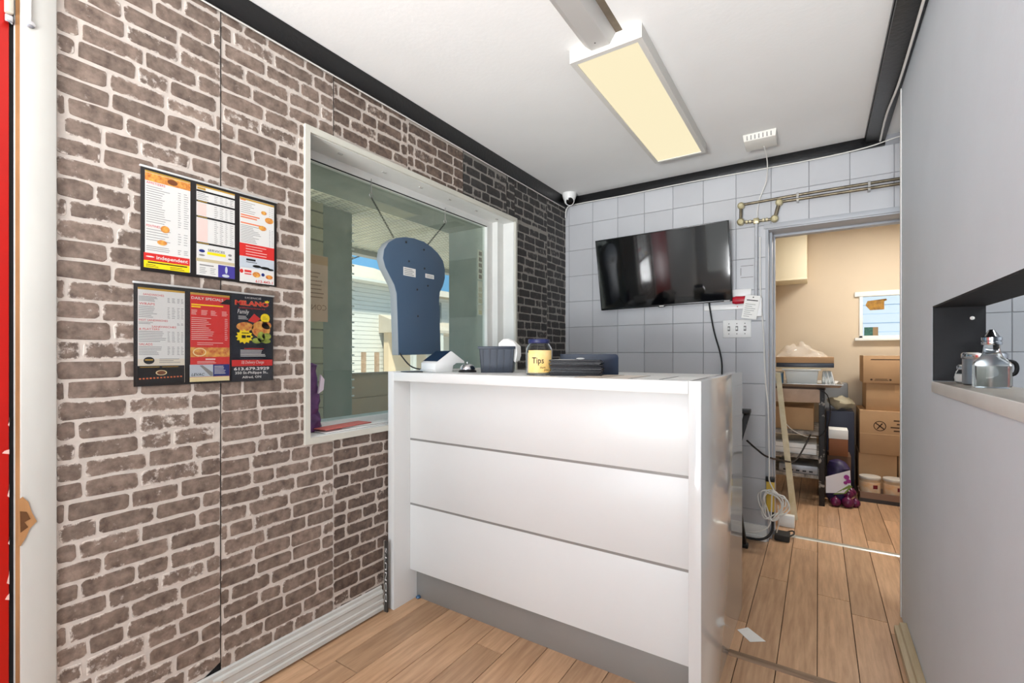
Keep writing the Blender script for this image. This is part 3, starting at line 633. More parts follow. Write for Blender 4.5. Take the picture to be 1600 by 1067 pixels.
o = MB().prism([(1.418, 2.235, .001), (1.475, 2.17, .001), (1.53, 2.21, .001), (1.455, 2.275, .004)], (0, 0, .0008)).build('receipt', PAPER); tag(o, 'crumpled white paper slip on the floor beside the counter', 'paper')

# ------------------------------------------------------------------ menu boards on the brick wall
MF = Fr((.004, 0, 0), (0, 1, 0), (0, 0, 1))
def pr_(parent, name, m, rects, d): 
    mb = MB()
    if name == 'black_bands':
        for r in rects: q = MB(); MF.box(q, *r, d-.0004, d); o = q.build('black_band', m, parent)
        return o
    for r in rects: MF.box(mb, *r, d-.0004, d)
    o = mb.build(name, m, parent)
    if len(rects) > 1: o['kind'] = 'stuff'
    return o
def discs(parent, name, m, ds, d):
    mb = MB()
    for a, b, r, ry in ds: MF.disc(mb, a, b, r, d-.0004, d, 18, ry)
    return mb.build(name, m, parent)
P_ = {k: mat('print_'+k, v, .35) for k, v in dict(white=(226, 225, 221), red=(214, 48, 44), yellow=(250, 222, 20), black=(22, 20, 20), gold=(190, 150, 60), grey=(140, 138, 136), pale=(228, 218, 200), blue=(34, 48, 120), violet=(70, 62, 150), tan=(200, 186, 150), pink=(236, 206, 198), silver=(196, 204, 212), cream=(240, 222, 170), orange=(232, 120, 70), brown=(120, 70, 40), lime=(170, 186, 60), navy=(22, 26, 38)).items()}
FOOD = mat('print_food', (240, 190, 90), .4, col2=(190, 80, 40), scale=70); FOODG = mat('print_greens', (190, 200, 90), .4, col2=(110, 130, 40), scale=60)
def lines(a0, a1, b0, b1, n, cols=((0, .55), (.72, .8), (.86, .98)), h=.0016):
    out = []
    for i in range(n):
        b = b0+(b1-b0)*(i+.5)/n
        for c0, c1 in cols:
            e = c0+(c1-c0)*random.uniform(.6, 1); out.append((a0+(a1-a0)*c0, b-h/2, a0+(a1-a0)*e, b+h/2))
    return out
CLR = glass_pane('clear_sleeve', (253, 253, 253), .04, .002, (230, 230, 230), .05)
def board(label, y0, y1, z0, z1):
    t = thing('menu_board', label, 'menu board', (.004, (y0+y1)/2, z0))
    B('backing', (.0035, y0, z0), (.008, y1, z1), mat('menu_black', (26, 22, 22), .4), t, bevel=.001)
    B('sleeve_edge', (.0035, y0-.003, z1), (.010, y1+.003, z1+.006), mat('clear_edge', (205, 205, 203), .2), t, bevel=.001)
    return t
D = .0050
t = board('three column black framed menu board with red and yellow foot, upper of two', .563, .985, 1.452, 1.766)
s = pr_(t, 'menu_sheet', P_['white'], [(.573, 1.464, .695, 1.758)], D)
pr_(s, 'photo_strip', FOOD, [(.573, 1.728, .695, 1.752)], D+.0004); discs(s, 'photo_blob', P_['brown'], [(.645, 1.74, .014, .009)], D+.0006)
pr_(s, 'gold_line', P_['gold'], [(.573, 1.753, .695, 1.758)], D+.0005)
pr_(s, 'text_lines', P_['grey'], lines(.576, .693, 1.60, 1.715, 16)+lines(.576, .693, 1.545, 1.585, 5)+lines(.576, .693, 1.515, 1.532, 3), D+.0004)
text('APPETIZERS', MF, (.576, 1.719, .625, 1.7255), P_['red'], s, 'heading', D+.0005); text('POUTINES', MF, (.576, 1.588, .612, 1.595), P_['red'], s, 'heading', D+.0005)
discs(s, 'food_picture', FOOD, [(.625, 1.588, .012, .011), (.617, 1.545, .013, .008)], D+.0006)
pr_(s, 'red_band', P_['red'], [(.57, 1.485, .693, 1.508)], D+.0004); pr_(s, 'yellow_band', P_['yellow'], [(.57, 1.463, .693, 1.485)], D+.0004)
text('independent', MF, (.602, 1.488, .688, 1.503), P_['white'], s, 'lettering', D+.0006, bold=.015)
pr_(s, 'band_print', P_['black'], [(.58, 1.478, .686, 1.4815)]+lines(.575, .69, 1.465, 1.475, 2, ((0, .3), (.55, .95))), D+.0006); discs(s, 'swoosh', P_['white'], [(.586, 1.497, .011, .002)], D+.0006)
s = pr_(t, 'menu_sheet', P_['white'], [(.713, 1.461, .833, 1.757)], D)
pr_(s, 'black_bands', P_['black'], [(.713, 1.701, .833, 1.707), (.713, 1.650, .833, 1.656), (.713, 1.564, .833, 1.570), (.713, 1.735, .833, 1.741)], D+.0005)
pr_(s, 'gold_text', P_['gold'], [(.713, 1.752, .833, 1.757), (.715, 1.743, .74, 1.75), (.716, 1.703, .745, 1.705), (.716, 1.652, .745, 1.654), (.716, 1.566, .75, 1.568)], D+.0007)
pr_(s, 'text_lines', P_['grey'], lines(.715, .831, 1.71, 1.733, 4, ((0, .3), (.45, .55), (.6, .7), (.75, .82), (.88, .98)))+lines(.715, .831, 1.658, 1.698, 6, ((.45, .55), (.6, .7), (.75, .82), (.88, .98)))+lines(.715, .831, 1.572, 1.647, 11, ((.45, .55), (.6, .7), (.75, .82), (.88, .98))), D+.0004)
pr_(s, 'pink_names', P_['pink'], [(.714, 1.658, .742, 1.698), (.714, 1.572, .746, 1.647)], D+.0003)
pr_(s, 'tan_band', P_['tan'], [(.712, 1.506, .832, 1.516)], D+.0004)
text('SERVICES', MF, (.747, 1.543, .80, 1.551), P_['black'], s, 'lettering', D+.0005); pr_(s, 'yellow_mark', P_['yellow'], [(.745, 1.532, .803, 1.541)], D+.0005)
discs(s, 'round_mark', P_['blue'], [(.729, 1.541, .009, .005)], D+.0005); discs(s, 'round_mark', P_['grey'], [(.817, 1.541, .006, .004), (.729, 1.527, .009, .003), (.817, 1.527, .006, .003)], D+.0005)
pr_(s, 'violet_photo', P_['violet'], [(.779, 1.461, .833, 1.503)], D+.0005); discs(s, 'glass_picture', P_['silver'], [(.805, 1.488, .004, .012), (.803, 1.468, .012, .005)], D+.0007)
pr_(s, 'advert_text', P_['grey'], [(.722, 1.493, .765, 1.497)]+lines(.716, .775, 1.466, 1.489, 4, ((.1, .5), (.65, .95))), D+.0005)
s = pr_(t, 'menu_sheet', P_['white'], [(.85, 1.457, .974, 1.755)], D)
pr_(s, 'gold_line', P_['gold'], [(.85, 1.748, .974, 1.754)], D+.0005)
pr_(s, 'text_lines', P_['grey'], lines(.853, .972, 1.70, 1.742, 6, ((0, .45), (.86, .9), (.94, .98)))+lines(.853, .972, 1.597, 1.66, 11, ((0, .6), (.86, .9), (.94, .98))), D+.0004)
pr_(s, 'red_headings', P_['orange'], [(.853, 1.745, .87, 1.748), (.853, 1.692, .92, 1.696), (.853, 1.684, .91, 1.688), (.853, 1.664, .935, 1.668)], D+.0005)
discs(s, 'food_picture', FOOD, [(.935, 1.717, .010, .007), (.955, 1.693, .016, .011), (.93, 1.66, .014, .009)], D+.0006)
pr_(s, 'red_band', P_['red'], [(.849, 1.548, .974, 1.594)], D+.0005); pr_(s, 'band_text', P_['pink'], lines(.86, .965, 1.552, 1.59, 4, ((.1, .9),), .002), D+.0007)
pr_(s, 'blue_advert', P_['silver'], [(.849, 1.508, .974, 1.546)], D+.0005)
discs(s, 'car_picture', P_['black'], [(.91, 1.517, .016, .005), (.94, 1.515, .018, .005), (.96, 1.512, .012, .004)], D+.0007)
pr_(s, 'advert_text', P_['black'], [(.872, 1.534, .905, 1.541), (.872, 1.528, .91, 1.53)], D+.0007)
text('613-443-1?'.replace('?', ''), MF, (.905, 1.459, .968, 1.469), P_['red'], s, 'lettering', D+.0006, bold=.01)
discs(s, 'food_picture', FOOD, [(.908, 1.487, .014, .01), (.955, 1.484, .013, .008)], D+.0006); discs(s, 'round_mark', P_['blue'], [(.932, 1.49, .006, .006)], D+.0006); discs(s, 'round_mark', P_['red'], [(.856, 1.494, .006, .007)], D+.0006)
pr_(s, 'red_name', P_['red'], [(.866, 1.492, .89, 1.5), (.866, 1.484, .89, 1.488)], D+.0006)

t = board('black framed menu board with red middle column and pizza poster, lower of two', .546, .972, 1.102, 1.412)
s = pr_(t, 'menu_sheet', P_['pale'], [(.555, 1.109, .679, 1.401)], D)
pr_(s, 'white_field', P_['white'], [(.555, 1.185, .679, 1.396)], D+.0003); pr_(s, 'gold_line', P_['gold'], [(.555, 1.395, .679, 1.401)], D+.0005)
for s_, bx in (('SANDWICHES', (.568, 1.378, .622, 1.384)), ('WRAPS', (.558, 1.349, .598, 1.356)), ('HOT SANDWICHES', (.558, 1.3, .632, 1.306)), ('SANDWICHES', (.59, 1.281, .655, 1.287)), ('& PLATTERS', (.558, 1.273, .61, 1.279)), ('SALADS', (.558, 1.226, .592, 1.233))):
    text(s_, MF, bx, P_['red'], s, 'heading', D+.0006)
pr_(s, 'text_lines', P_['grey'], lines(.557, .677, 1.36, 1.376, 4, ((0, .4), (.62, .68), (.72, .8), (.84, .9), (.93, .99)))+lines(.557, .677, 1.31, 1.347, 7, ((0, .4), (.62, .68), (.72, .8), (.84, .9), (.93, .99)))+lines(.557, .677, 1.29, 1.298, 2, ((0, .4), (.84, .9), (.93, .99)))+lines(.557, .677, 1.236, 1.271, 7, ((0, .6), (.62, .68), (.72, .8), (.84, .9), (.93, .99)))+lines(.557, .677, 1.196, 1.224, 6, ((0, .58), (.62, .68), (.72, .8), (.84, .9), (.93, .99)))+lines(.61, .672, 1.171, 1.187, 3, ((0, .95),)), D+.0005)
pr_(s, 'black_band', P_['black'], [(.554, 1.109, .678, 1.164)], D+.0005); pr_(s, 'gold_text', P_['gold'], lines(.56, .674, 1.1575, 1.1625, 1, ((0, .45), (.5, .95))), D+.0007)
discs(s, 'round_mark', P_['black'], [(.583, 1.18, .014, .011)], D+.0006); pr_(s, 'round_mark_text', P_['gold'], [(.573, 1.18, .593, 1.184)], D+.0008)
pr_(s, 'hazard_stripe', P_['orange'], [(.558+i*.009, 1.123+i*.0003, .563+i*.009, 1.127+i*.0003) for i in range(13)], D+.0007); discs(s, 'oval_logo', P_['cream'], [(.615, 1.142, .015, .008)], D+.0007); discs(s, 'oval_logo', P_['brown'], [(.615, 1.142, .012, .006)], D+.0009)
s = pr_(t, 'menu_sheet', P_['red'], [(.695, 1.109, .816, 1.401)], D)
pr_(s, 'gold_line', P_['gold'], [(.695, 1.394, .816, 1.401)], D+.0005)
text('DAILY SPECIALS', MF, (.698, 1.379, .795, 1.388), P_['white'], s, 'heading', D+.0006, bold=.01)
pr_(s, 'yellow_heading', P_['yellow'], [(.698, 1.36, .795, 1.364), (.698, 1.353, .725, 1.357)], D+.0006)
pr_(s, 'text_lines', P_['pink'], lines(.698, .814, 1.328, 1.346, 4, ((0, .15), (.25, .42), (.5, .68), (.8, .98)))+lines(.698, .814, 1.245, 1.322, 12, ((0, .6), (.88, .97)), .0018)+lines(.705, .805, 1.228, 1.24, 2, ((.1, .9),)), D+.0005)
mb = MB(); MF.poly(mb, [(.783, 1.37), (.816, 1.37), (.816, 1.388), (.806, 1.388)], D, D+.0005); mb.build('black_flash', P_['black'], s)
pr_(s, 'food_photo', FOOD, [(.695, 1.19, .816, 1.222)], D+.0005); discs(s, 'bowl_picture', P_['cream'], [(.722, 1.206, .02, .014)], D+.0007); discs(s, 'bowl_picture', FOOD, [(.722, 1.206, .017, .011)], D+.0009)
pr_(s, 'red_band_text', P_['pink'], [(.74, 1.18, .77, 1.185)]+lines(.705, .805, 1.168, 1.177, 2, ((.1, .9),)), D+.0006)
pr_(s, 'advert_photo', P_['silver'], [(.693, 1.125, .763, 1.165)], D+.0005); pr_(s, 'advert_blue', P_['blue'], [(.763, 1.125, .815, 1.165)], D+.0005)
pr_(s, 'advert_text', P_['white'], lines(.767, .812, 1.132, 1.161, 6, ((0, .8),), .0018), D+.0007)
mb = MB(); MF.poly(mb, [(.722, 1.162), (.73, 1.163), (.762, 1.138), (.762, 1.127), (.755, 1.126)], D, D+.0007); mb.build('pipe_picture', P_['grey'], s)
text('LEVAC', MF, (.698, 1.128, .737, 1.137), P_['black'], s, 'lettering', D+.0007, bold=.01, shear=.2)
pr_(s, 'cream_foot', P_['cream'], [(.693, 1.109, .815, 1.124)], D+.0005)
s = pr_(t, 'menu_sheet', P_['navy'], [(.822, 1.105, .966, 1.41)], D)
text('LICENCIÉ', MF, (.868, 1.398, .925, 1.405), P_['white'], s, 'lettering', D+.0006)
text('MILANO', MF, (.833, 1.372, .953, 1.390), P_['orange'], s, 'lettering', D+.0006, bold=.06); text('MILANO', MF, (.835, 1.374, .951, 1.388), P_['red'], s, 'lettering', D+.0008, bold=.02)
mb = MB(); MF.poly(mb, [(.94, 1.388), (.953, 1.388), (.955, 1.397), (.951, 1.392), (.9475, 1.398), (.944, 1.392), (.939, 1.396)], D, D+.0009); mb.build('crown_picture', P_['yellow'], s)
text('milanopizza.ca', MF, (.847, 1.36, .94, 1.367), P_['red'], s, 'lettering', D+.0006)
text('Family', MF, (.842, 1.338, .882, 1.358), P_['white'], s, 'lettering', D+.0006, shear=.2)
pr_(s, 'text_lines', P_['white'], lines(.845, .89, 1.322, 1.336, 3, ((0, .95),)), D+.0006)
mb = MB(); MF.poly(mb, [(.878, 1.318), (.9, 1.345), (.923, 1.328), (.905, 1.312)], D, D+.0007); mb.build('box_picture', P_['red'], s)
discs(s, 'yellow_badge', P_['yellow'], [(.94, 1.331, .017, .017)], D+.0007); pr_(s, 'badge_text', P_['black'], lines(.93, .95, 1.324, 1.338, 3, ((0, .95),), .001), D+.0009)
discs(s, 'food_picture', FOOD, [(.868, 1.297, .03, .016), (.925, 1.29, .034, .03), (.945, 1.305, .018, .014)], D+.0007); discs(s, 'salad_picture', FOODG, [(.925, 1.262, .014, .02), (.945, 1.265, .017, .012), (.91, 1.248, .018, .01), (.944, 1.247, .016, .008)], D+.0009)
mb = MB(); st_ = [(.866+(.031 if k % 2 == 0 else .024)*math.cos(2*PI*k/24)*.98, 1.262+(.031 if k % 2 == 0 else .023)*math.sin(2*PI*k/24)*.85) for k in range(24)]; MF.poly(mb, st_, D, D+.0009); mb.build('yellow_burst', P_['yellow'], s)
pr_(s, 'burst_text', P_['black'], [(.856, 1.256, .87, 1.267), (.873, 1.259, .887, 1.266), (.856, 1.273, .882, 1.276)], D+.0011)
pr_(s, 'red_text_line', P_['red'], [(.865, 1.218, .935, 1.2205)], D+.0006); pr_(s, 'text_lines', P_['white'], lines(.852, .948, 1.19, 1.216, 5, ((.0, .97),), .0022), D+.0006)
pr_(s, 'red_band', P_['red'], [(.823, 1.157, .967, 1.179)], D+.0005); text('5$ Delivery Charge', MF, (.855, 1.162, .935, 1.176), P_['white'], s, 'lettering', D+.0007, shear=.2)
text('613.679.2929', MF, (.83, 1.142, .955, 1.153), P_['white'], s, 'lettering', D+.0006, bold=.03); text('350 St-Philippe St.,', MF, (.834, 1.126, .95, 1.138), P_['white'], s, 'lettering', D+.0006, bold=.015); text('Alfred, ON', MF, (.858, 1.112, .925, 1.122), P_['white'], s, 'lettering', D+.0006, bold=.015)
B('clear_sleeve', (.0125, .548, 1.10), (.0130, .974, 1.418), CLR, t)

# ------------------------------------------------------------------ ceiling light and raceway
t = thing('ceiling_light', 'flat rectangular ceiling light with white frame and warm diffuser', 'ceiling light', (1.006, 2.345, 2.45))
M_ = Matrix.Translation((1.006, 2.345, 2.45))
FW, FL = .150, .605
mb = MB()
for a, b in (((-FW, -FL, -.055), (-FW+.022, FL, 0)), ((FW-.022, -FL, -.055), (FW, FL, 0)), ((-FW+.022, -FL, -.055), (FW-.022, -FL+.022, 0)), ((-FW+.022, FL-.022, -.055), (FW-.022, FL, 0))): mb.box(a, b, M_)
mb.build('frame', mat('light_frame_white', (214, 212, 206), .5), t)
MB().box((-FW+.022, -FL+.022, -.05), (FW-.022, FL-.022, -.045), M_).build('diffuser', mat('warm_diffuser', (250, 236, 196), .6, emit=.9), t)
t = thing('cable_raceway', 'white metal raceway running along the ceiling into the light', 'raceway', (.93, .4, 2.45))
MB().prism([(.922, 1.738, 2.449), (.924, 1.738, 2.440), (.955, 1.738, 2.412), (1.03, 1.738, 2.412), (1.055, 1.738, 2.449)], (0, -4.6, 0)).build('cover', mat('raceway_white', (214, 213, 210), .45), t, bevel=.002)
MB().lathe([(.003, 0), (.003, .001)], (.985, 1.70, 2.4125), 10, (0, 0, -1)).build('screw_hole', BLACK, t)
struct(B('trim_7', (1.055, -2.8, 2.4485), (1.082, 1.738, 2.4505), mat('bare_board_brown', (120, 108, 92), .9, var=.3, scale=12)))
# security camera
t = thing('security_camera', 'white dome security camera in the ceiling corner above the tiles', 'camera', (.09, 3.29, 2.45))
MB().lathe([(.055, 0), (.055, -.012), (.048, -.04), (.042, -.05)], (.09, 3.29, 2.449), 28).build('mount', PLAST, t)
dr = Vector((.45, -.72, -.52)).normalized()
MB().sphere((.09, 3.29, 2.40), .042, 24, 14).build('eyeball', PLAST, t)
MB().lathe([(.034, .0), (.034, .012), (.030, .014)], Vector((.09, 3.29, 2.40))+dr*.028, 24, dr).build('lens_ring', PLAST, t)
MB().lathe([(.029, .0), (.029, .004), (.02, .008), (.004, .009)], Vector((.09, 3.29, 2.40))+dr*.038, 24, dr).build('lens', mat('black_lens', (6, 6, 8), .08), t)
# ceiling sounder
t = thing('alarm_sounder', 'small square white alarm box on the ceiling near the pipes', 'alarm box', (1.44, 3.03, 2.45))
MB().hexa([(1.355, 2.965, 2.412), (1.515, 2.965, 2.412), (1.515, 3.09, 2.40), (1.355, 3.09, 2.40)], [(1.35, 2.955, 2.4495), (1.52, 2.955, 2.4495), (1.52, 3.1, 2.4495), (1.35, 3.1, 2.4495)]).build('housing', mat('ivory_plastic', (220, 218, 210), .5), t, bevel=.004)
mb = MB()
for i in range(7): mb.box((1.37+i*.02, 2.957, 2.418), (1.376+i*.02, 2.964, 2.440))
mb.build('grille_slot', mat('slot_grey', (150, 148, 144), .6), t)
cable('thin white wire dropping from the alarm box down past the pipes', [(1.45, 3.06, 2.402), (1.455, 3.2, 2.36), (1.44, 3.33, 2.29), (1.40, 3.375, 2.2), (1.385, 3.378, 2.12), (1.386, 3.37, 2.08)], .003, CABLE_W)

# ------------------------------------------------------------------ television
tv = thing('television', 'black flat television tilted down on the tiled wall', 'television', (.7865, 3.29, 1.7913))
q = Matrix.Rotation(.0213, 3, 'Z') @ Matrix.Rotation(.1882, 3, 'X') @ Matrix.Rotation(-.0194, 3, 'Y')
tv.rotation_mode = 'QUATERNION'; tv.rotation_quaternion = q.to_quaternion()
W2, H2_ = .4523, .2588
mb = MB().box((-W2, .001, -H2_), (W2, .012, H2_)).box((-.32, .012, -.2), (.32, .036, .12)); mb.build('body', BLACK, tv, False, bevel=.002)
mb = MB()
for a, b in (((-W2, -.003, -H2_), (-W2+.007, .002, H2_)), ((W2-.007, -.003, -H2_), (W2, .002, H2_)), ((-W2+.007, -.003, H2_-.007), (W2-.007, .002, H2_)), ((-W2+.007, -.003, -H2_), (W2-.007, .002, -H2_+.012))): mb.box(a, b)
mb.build('bezel', mat('tv_bezel', (12, 12, 13), .25), tv, False, bevel=.001)
B('screen', (-W2+.007, -.0005, -H2_+.012), (W2-.007, .002, H2_-.007), mat('tv_screen_glass', (5, 5, 7), .06, coat=.3), tv, world=False)
B('receiver', (-.025, -.006, -H2_-.006), (.02, .003, -H2_+.006), BLACK, tv, .001, False); B('logo_plate', (-.018, -.0068, -H2_-.001), (.012, -.0058, -H2_+.005), PAPER, tv, 0, False)
B('maker_badge', (W2-.05, -.004, -H2_+.002), (W2-.015, -.0028, -H2_+.008), mat('grey_badge', (170, 170, 172), .4), tv, 0, False)
B('wall_bracket', (.62, 3.33, 1.72), (.95, 3.396, 1.86), BLACK, tv)
cable('black television lead hanging down the tiles to the counter', [(1.09, 3.37, 1.60), (1.10, 3.375, 1.5), (1.125, 3.378, 1.35), (1.16, 3.378, 1.22), (1.175, 3.375, 1.12), (1.17, 3.376, 1.0), (1.16, 3.36, .92)], .005, CABLE_K)

# ------------------------------------------------------------------ pipes on the back wall
PIPE = mat('aged_brass_pipe', (142, 132, 112), .4, .8, col2=(84, 76, 62), scale=22); BRASS = mat('worn_brass_fitting', (206, 198, 166), .35, .7, col2=(150, 138, 100), scale=30)
t = thing('wall_pipework', 'aged brass gas pipes with elbows and tee above the doorway', 'pipes', (1.38, 3.36, 2.05))
Y = 3.362
for nm, pts, r in (('upper_pipe', [(1.30, Y, 2.17), (1.7, Y, 2.178), (2.2, Y, 2.178), (2.5, Y, 2.18)], .0085), ('lower_pipe', [(1.515, Y-.004, 2.150), (1.8, Y-.004, 2.149), (2.5, Y-.004, 2.149)], .009)):
    MB().tube(pts, r, 10).build(nm, PIPE, t)
MB().tube([(1.291, Y, 2.155), (1.289, Y, 2.062)], .009, 10, 0).build('riser', PIPE, t); MB().tube([(1.507, Y, 2.145), (1.483, Y, 2.05)], .011, 10, 0).build('riser', PIPE, t)
MB().tube([(1.29, Y, 2.058), (1.38, Y, 2.05), (1.483, Y, 2.05)], .009, 10, 0).build('bottom_run', PIPE, t)
for x, z, r in ((1.292, 2.163, .021), (1.508, 2.147, .021), (1.482, 2.05, .022), (1.29, 2.059, .022)):
    e = MB().lathe([(.012, -.02), (r, -.012), (r, .014), (r*.7, .018), (r*.65, .016), (r*.4, .016), (r*.35, .02), (.003, .02)], (x, Y, z), 20, (0, -1, 0)).build('elbow', BRASS, t)
for x in (1.325, 1.345, 1.42, 1.44): MB().lathe([(.0125, -.006), (.0125, .006)], (x, Y, 2.054-.02*(x-1.3)), 6, (1, 0, 0)).build('hex_nut', BRASS, t)
B('tee_fitting', (1.363, Y-.018, 2.034), (1.397, Y+.016, 2.068), BRASS, t, .004)
MB().tube([(1.38, Y, 2.04), (1.378, Y, 1.56)], .0095, 10, 0).build('drop_conduit', mat('painted_conduit', (190, 192, 196), .4, var=.15, scale=30), t)
for x in (1.6, 1.95): B('pipe_clip', (x, Y-.012, 2.135), (x+.012, 3.397, 2.19), STEEL, t)
for a_, b_ in (((1.285, 1.70), (1.36, 1.703)), ((1.285, 1.775), (1.36, 1.778)), ((1.285, 1.715), (1.288, 1.765))):
    B('old_box_outline', (a_[0], 3.3955, a_[1]), (b_[0], 3.3963, b_[1]), mat('scuff_dark', (112, 108, 104), .8), wall_back)
# boxes, switches and tag
t = thing('surface_outlet', 'white surface outlet strip holding a red taped bundle beside television', 'outlet', (1.29, 3.38, 1.5))
B('back_plate', (1.06, 3.387, 1.495), (1.34, 3.396, 1.53), PLAST, t, .003); B('upper_plate', (1.235, 3.382, 1.575), (1.35, 3.396, 1.625), PLAST, t, .003)
mb = MB().lathe([(.02, 0), (.026, .02), (.024, .06), (.027, .09), (.018, .105)], (1.24, 3.366, 1.552), 12, (1, 0, 0), sx=1.0, sy=.55); mb.build('red_bundle', mat('red_tape', (196, 20, 48), .35, col2=(140, 8, 30), scale=30), t)
mb = MB().box((1.265, 3.3775, 1.508), (1.271, 3.379, 1.514)).box((1.325, 3.3775, 1.508), (1.331, 3.379, 1.514)); mb.build('red_stud', mat('red_tape'), t)
t = thing('outlet_box', 'white metal outlet box at the foot of the painted conduit', 'outlet box', (1.385, 3.37, 1.44))
B('box', (1.345, 3.35, 1.44), (1.412, 3.396, 1.56), PLAST, t, .003)
mb = MB()
for z in (1.465, 1.525):
    for x in (1.37, 1.385): mb.box((x, 3.349, z), (x+.004, 3.3505, z+.012))
mb.build('socket_slot', BLACK, t)
t = thing('paper_tag', 'white printed card tag hanging askew in front of the outlet box', 'tag', (1.36, 3.34, 1.43))
TG = Fr((1.355, 3.342, 1.50), (1, 0, -.17), (.17, 0, 1)); mb = MB(); TG.box(mb, -.048, -.075, .04, .075, 0, .0015); mb.build('card', PAPER, t)
mb = MB(); TG.box(mb, -.035, .04, .03, .046, .0015, .0019)
for i in range(7): TG.box(mb, -.038, -.062+i*.013, -.038+random.uniform(.03, .066), -.060+i*.013, .0015, .0019)
TG.disc(mb, 0, .063, .004, .0015, .0019, 10); mb.build('print', DARKT, t)
t = thing('light_switch', 'white triple toggle switch plate on the grey tiles', 'switch', (1.265, 3.39, 1.312))
B('plate', (1.178, 3.389, 1.308), (1.348, 3.397, 1.425), PLAST, t, .003)
for x in (1.215, 1.263, 1.311):
    B('toggle', (x-.005, 3.377, 1.360), (x+.005, 3.39, 1.376), PLAST, t, .002)
    mb = MB()
    for z in (1.333, 1.400): mb.lathe([(.0035, 0), (.003, .0012)], (x, 3.389, z), 8, (0, -1, 0))
    mb.build('screw', mat('screw_grey', (90, 88, 84), .4, .6), t); B('slot', (x-.0075, 3.3884, 1.352), (x+.0075, 3.3892, 1.384), mat('slot_shadow', (130, 128, 126), .6), t)
cable('white cable running down beside the storage doorway to the coil', [(1.40, 3.375, 1.95), (1.402, 3.383, 1.6), (1.418, 3.383, 1.35), (1.425, 3.383, 1.15), (1.432, 3.38, 1.0), (1.445, 3.385, .85), (1.45, 3.38, .6), (1.452, 3.375, .42)], .0045, CABLE_W)
# doorway to storage
d2 = bpy.data.objects.new('door_2', None); COL.objects.link(d2); d2.location = (1.87, 3.5, 0); struct(d2)
GF = mat('grey_door_frame', (172, 175, 180), .4, var=.05, scale=5)
B('jamb', (1.428, 3.395, .0), (1.446, 3.61, 2.0), GF, d2, .002); B('jamb', (1.446, 3.46, 0), (1.462, 3.61, 1.99), GF, d2, .002); B('stop', (1.462, 3.55, 0), (1.472, 3.61, 1.984), GF, d2, .002)
B('header', (1.446, 3.395, 1.992), (2.3, 3.61, 2.006), GF, d2, .002); B('header_stop', (1.446, 3.55, 1.978), (2.3, 3.61, 1.993), GF, d2, .002); B('jamb', (2.288, 3.395, 0), (2.305, 3.61, 2.0), GF, d2, .002)
B('header_casing', (1.42, 3.386, 2.0), (2.33, 3.398, 2.03), GF, d2, .002)

# ------------------------------------------------------------------ pass-through in the right wall
BL = mat('matte_black_lining', (17, 18, 22), .7, var=.25, scale=12, bump=.1)
p1 = bpy.data.objects.new('window_2', None); COL.objects.link(p1); p1.location = (2.09, 1.2, 1.1); struct(p1)
B('end_lining', (2.0305, 2.058, 1.112), (2.1565, 2.066, 1.358), BL, p1); B('soffit_lining', (2.0305, .2, 1.352), (2.1565, 2.058, 1.359), BL, p1)
B('sill_board', (2.0285, .2, 1.092), (2.165, 2.06, 1.110), mat('grey_sill', (140, 132, 122), .3, var=.15, scale=7), p1, .002); B('sill_lip', (2.0265, .2, 1.074), (2.0295, 2.06, 1.1095), WPAINT, p1, .003)
MB().lathe([(.006, 0), (.004, .001)], (2.125, 2.058, 1.315), 10, (0, -1, 0)).build('paint_spot', PAPER, p1)
GLS = mat('clear_glass', (250, 252, 252), .02, trans=1, ior=1.22)
SZ = 1.1102
t = thing('vinegar_cruet', 'square glass cruet with metal pour cone on the pass-through sill', 'cruet', (2.10, 1.745, SZ), math.radians(-12))
def sq(r, z, n=4, c=.3): 
    return [(r*(1 if i in (0, 3) else -1), r*(1 if i < 2 else -1), z) for i in range(4)]
mb = MB(); rings = [(.045, 0), (.047, .005), (.047, .06), (.044, .068), (.028, .082), (.019, .092), (.016, .118)]; n = 24; vs = []
for j, (r, z) in enumerate(rings):
    sqf = 1 if j < 4 else (.5 if j == 4 else 0)
    for k in range(n):
        a = 2*PI*k/n; cc, ss = math.cos(a), math.sin(a); q_ = min(1/max(abs(cc), abs(ss)), 1.28); e = 1+(q_-1)*sqf*.8
        vs.append((r*e*cc*(.8 if j < 5 else .95), r*e*ss*(.8 if j < 5 else .95), z))
mb.add(vs, [(j*n+k, j*n+(k+1) % n, (j+1)*n+(k+1) % n, (j+1)*n+k) for j in range(len(rings)-1) for k in range(n)]+[tuple(range(n))[::-1], tuple(range((len(rings)-1)*n, len(rings)*n))])
mb.build('bottle', GLS, t, False)
mb2 = MB(); mb2.v = [(x*.88, y*.88, z*.9+.004) for x, y, z in vs if z <= .0601][:]; mm = len(mb2.v)//n
mb2.f = [(j*n+k, j*n+(k+1) % n, (j+1)*n+(k+1) % n, (j+1)*n+k) for j in range(mm-1) for k in range(n)]+[tuple(range(n))[::-1], tuple(range((mm-1)*n, mm*n))]
mb2.build('vinegar', mat('pale_vinegar', (238, 236, 226), .02, trans=1, ior=1.2), t, False)
MB().lathe([(.0195, .114), (.0205, .116), (.0205, .122), (.0185, .124), (.0205, .126), (.0205, .134), (.016, .137), (.007, .152), (.004, .155), (.001, .155)], (0, 0, 0), 24).build('pour_cap', CHROME, t, False)
t = thing('sugar_shaker', 'small round glass shaker of white sugar with a metal lid', 'shaker', (2.092, 1.955, SZ))
MB().lathe([(.022, 0), (.027, .004), (.0285, .018), (.025, .036), (.021, .042), (.02, .046)], (0, 0, 0), 24).build('glass_body', GLS, t, False)
MB().lathe([(.02, .003), (.0255, .006), (.0262, .018), (.0245, .026)], (0, 0, 0), 20).build('sugar', mat('white_sugar', (245, 245, 243), .9), t, False)
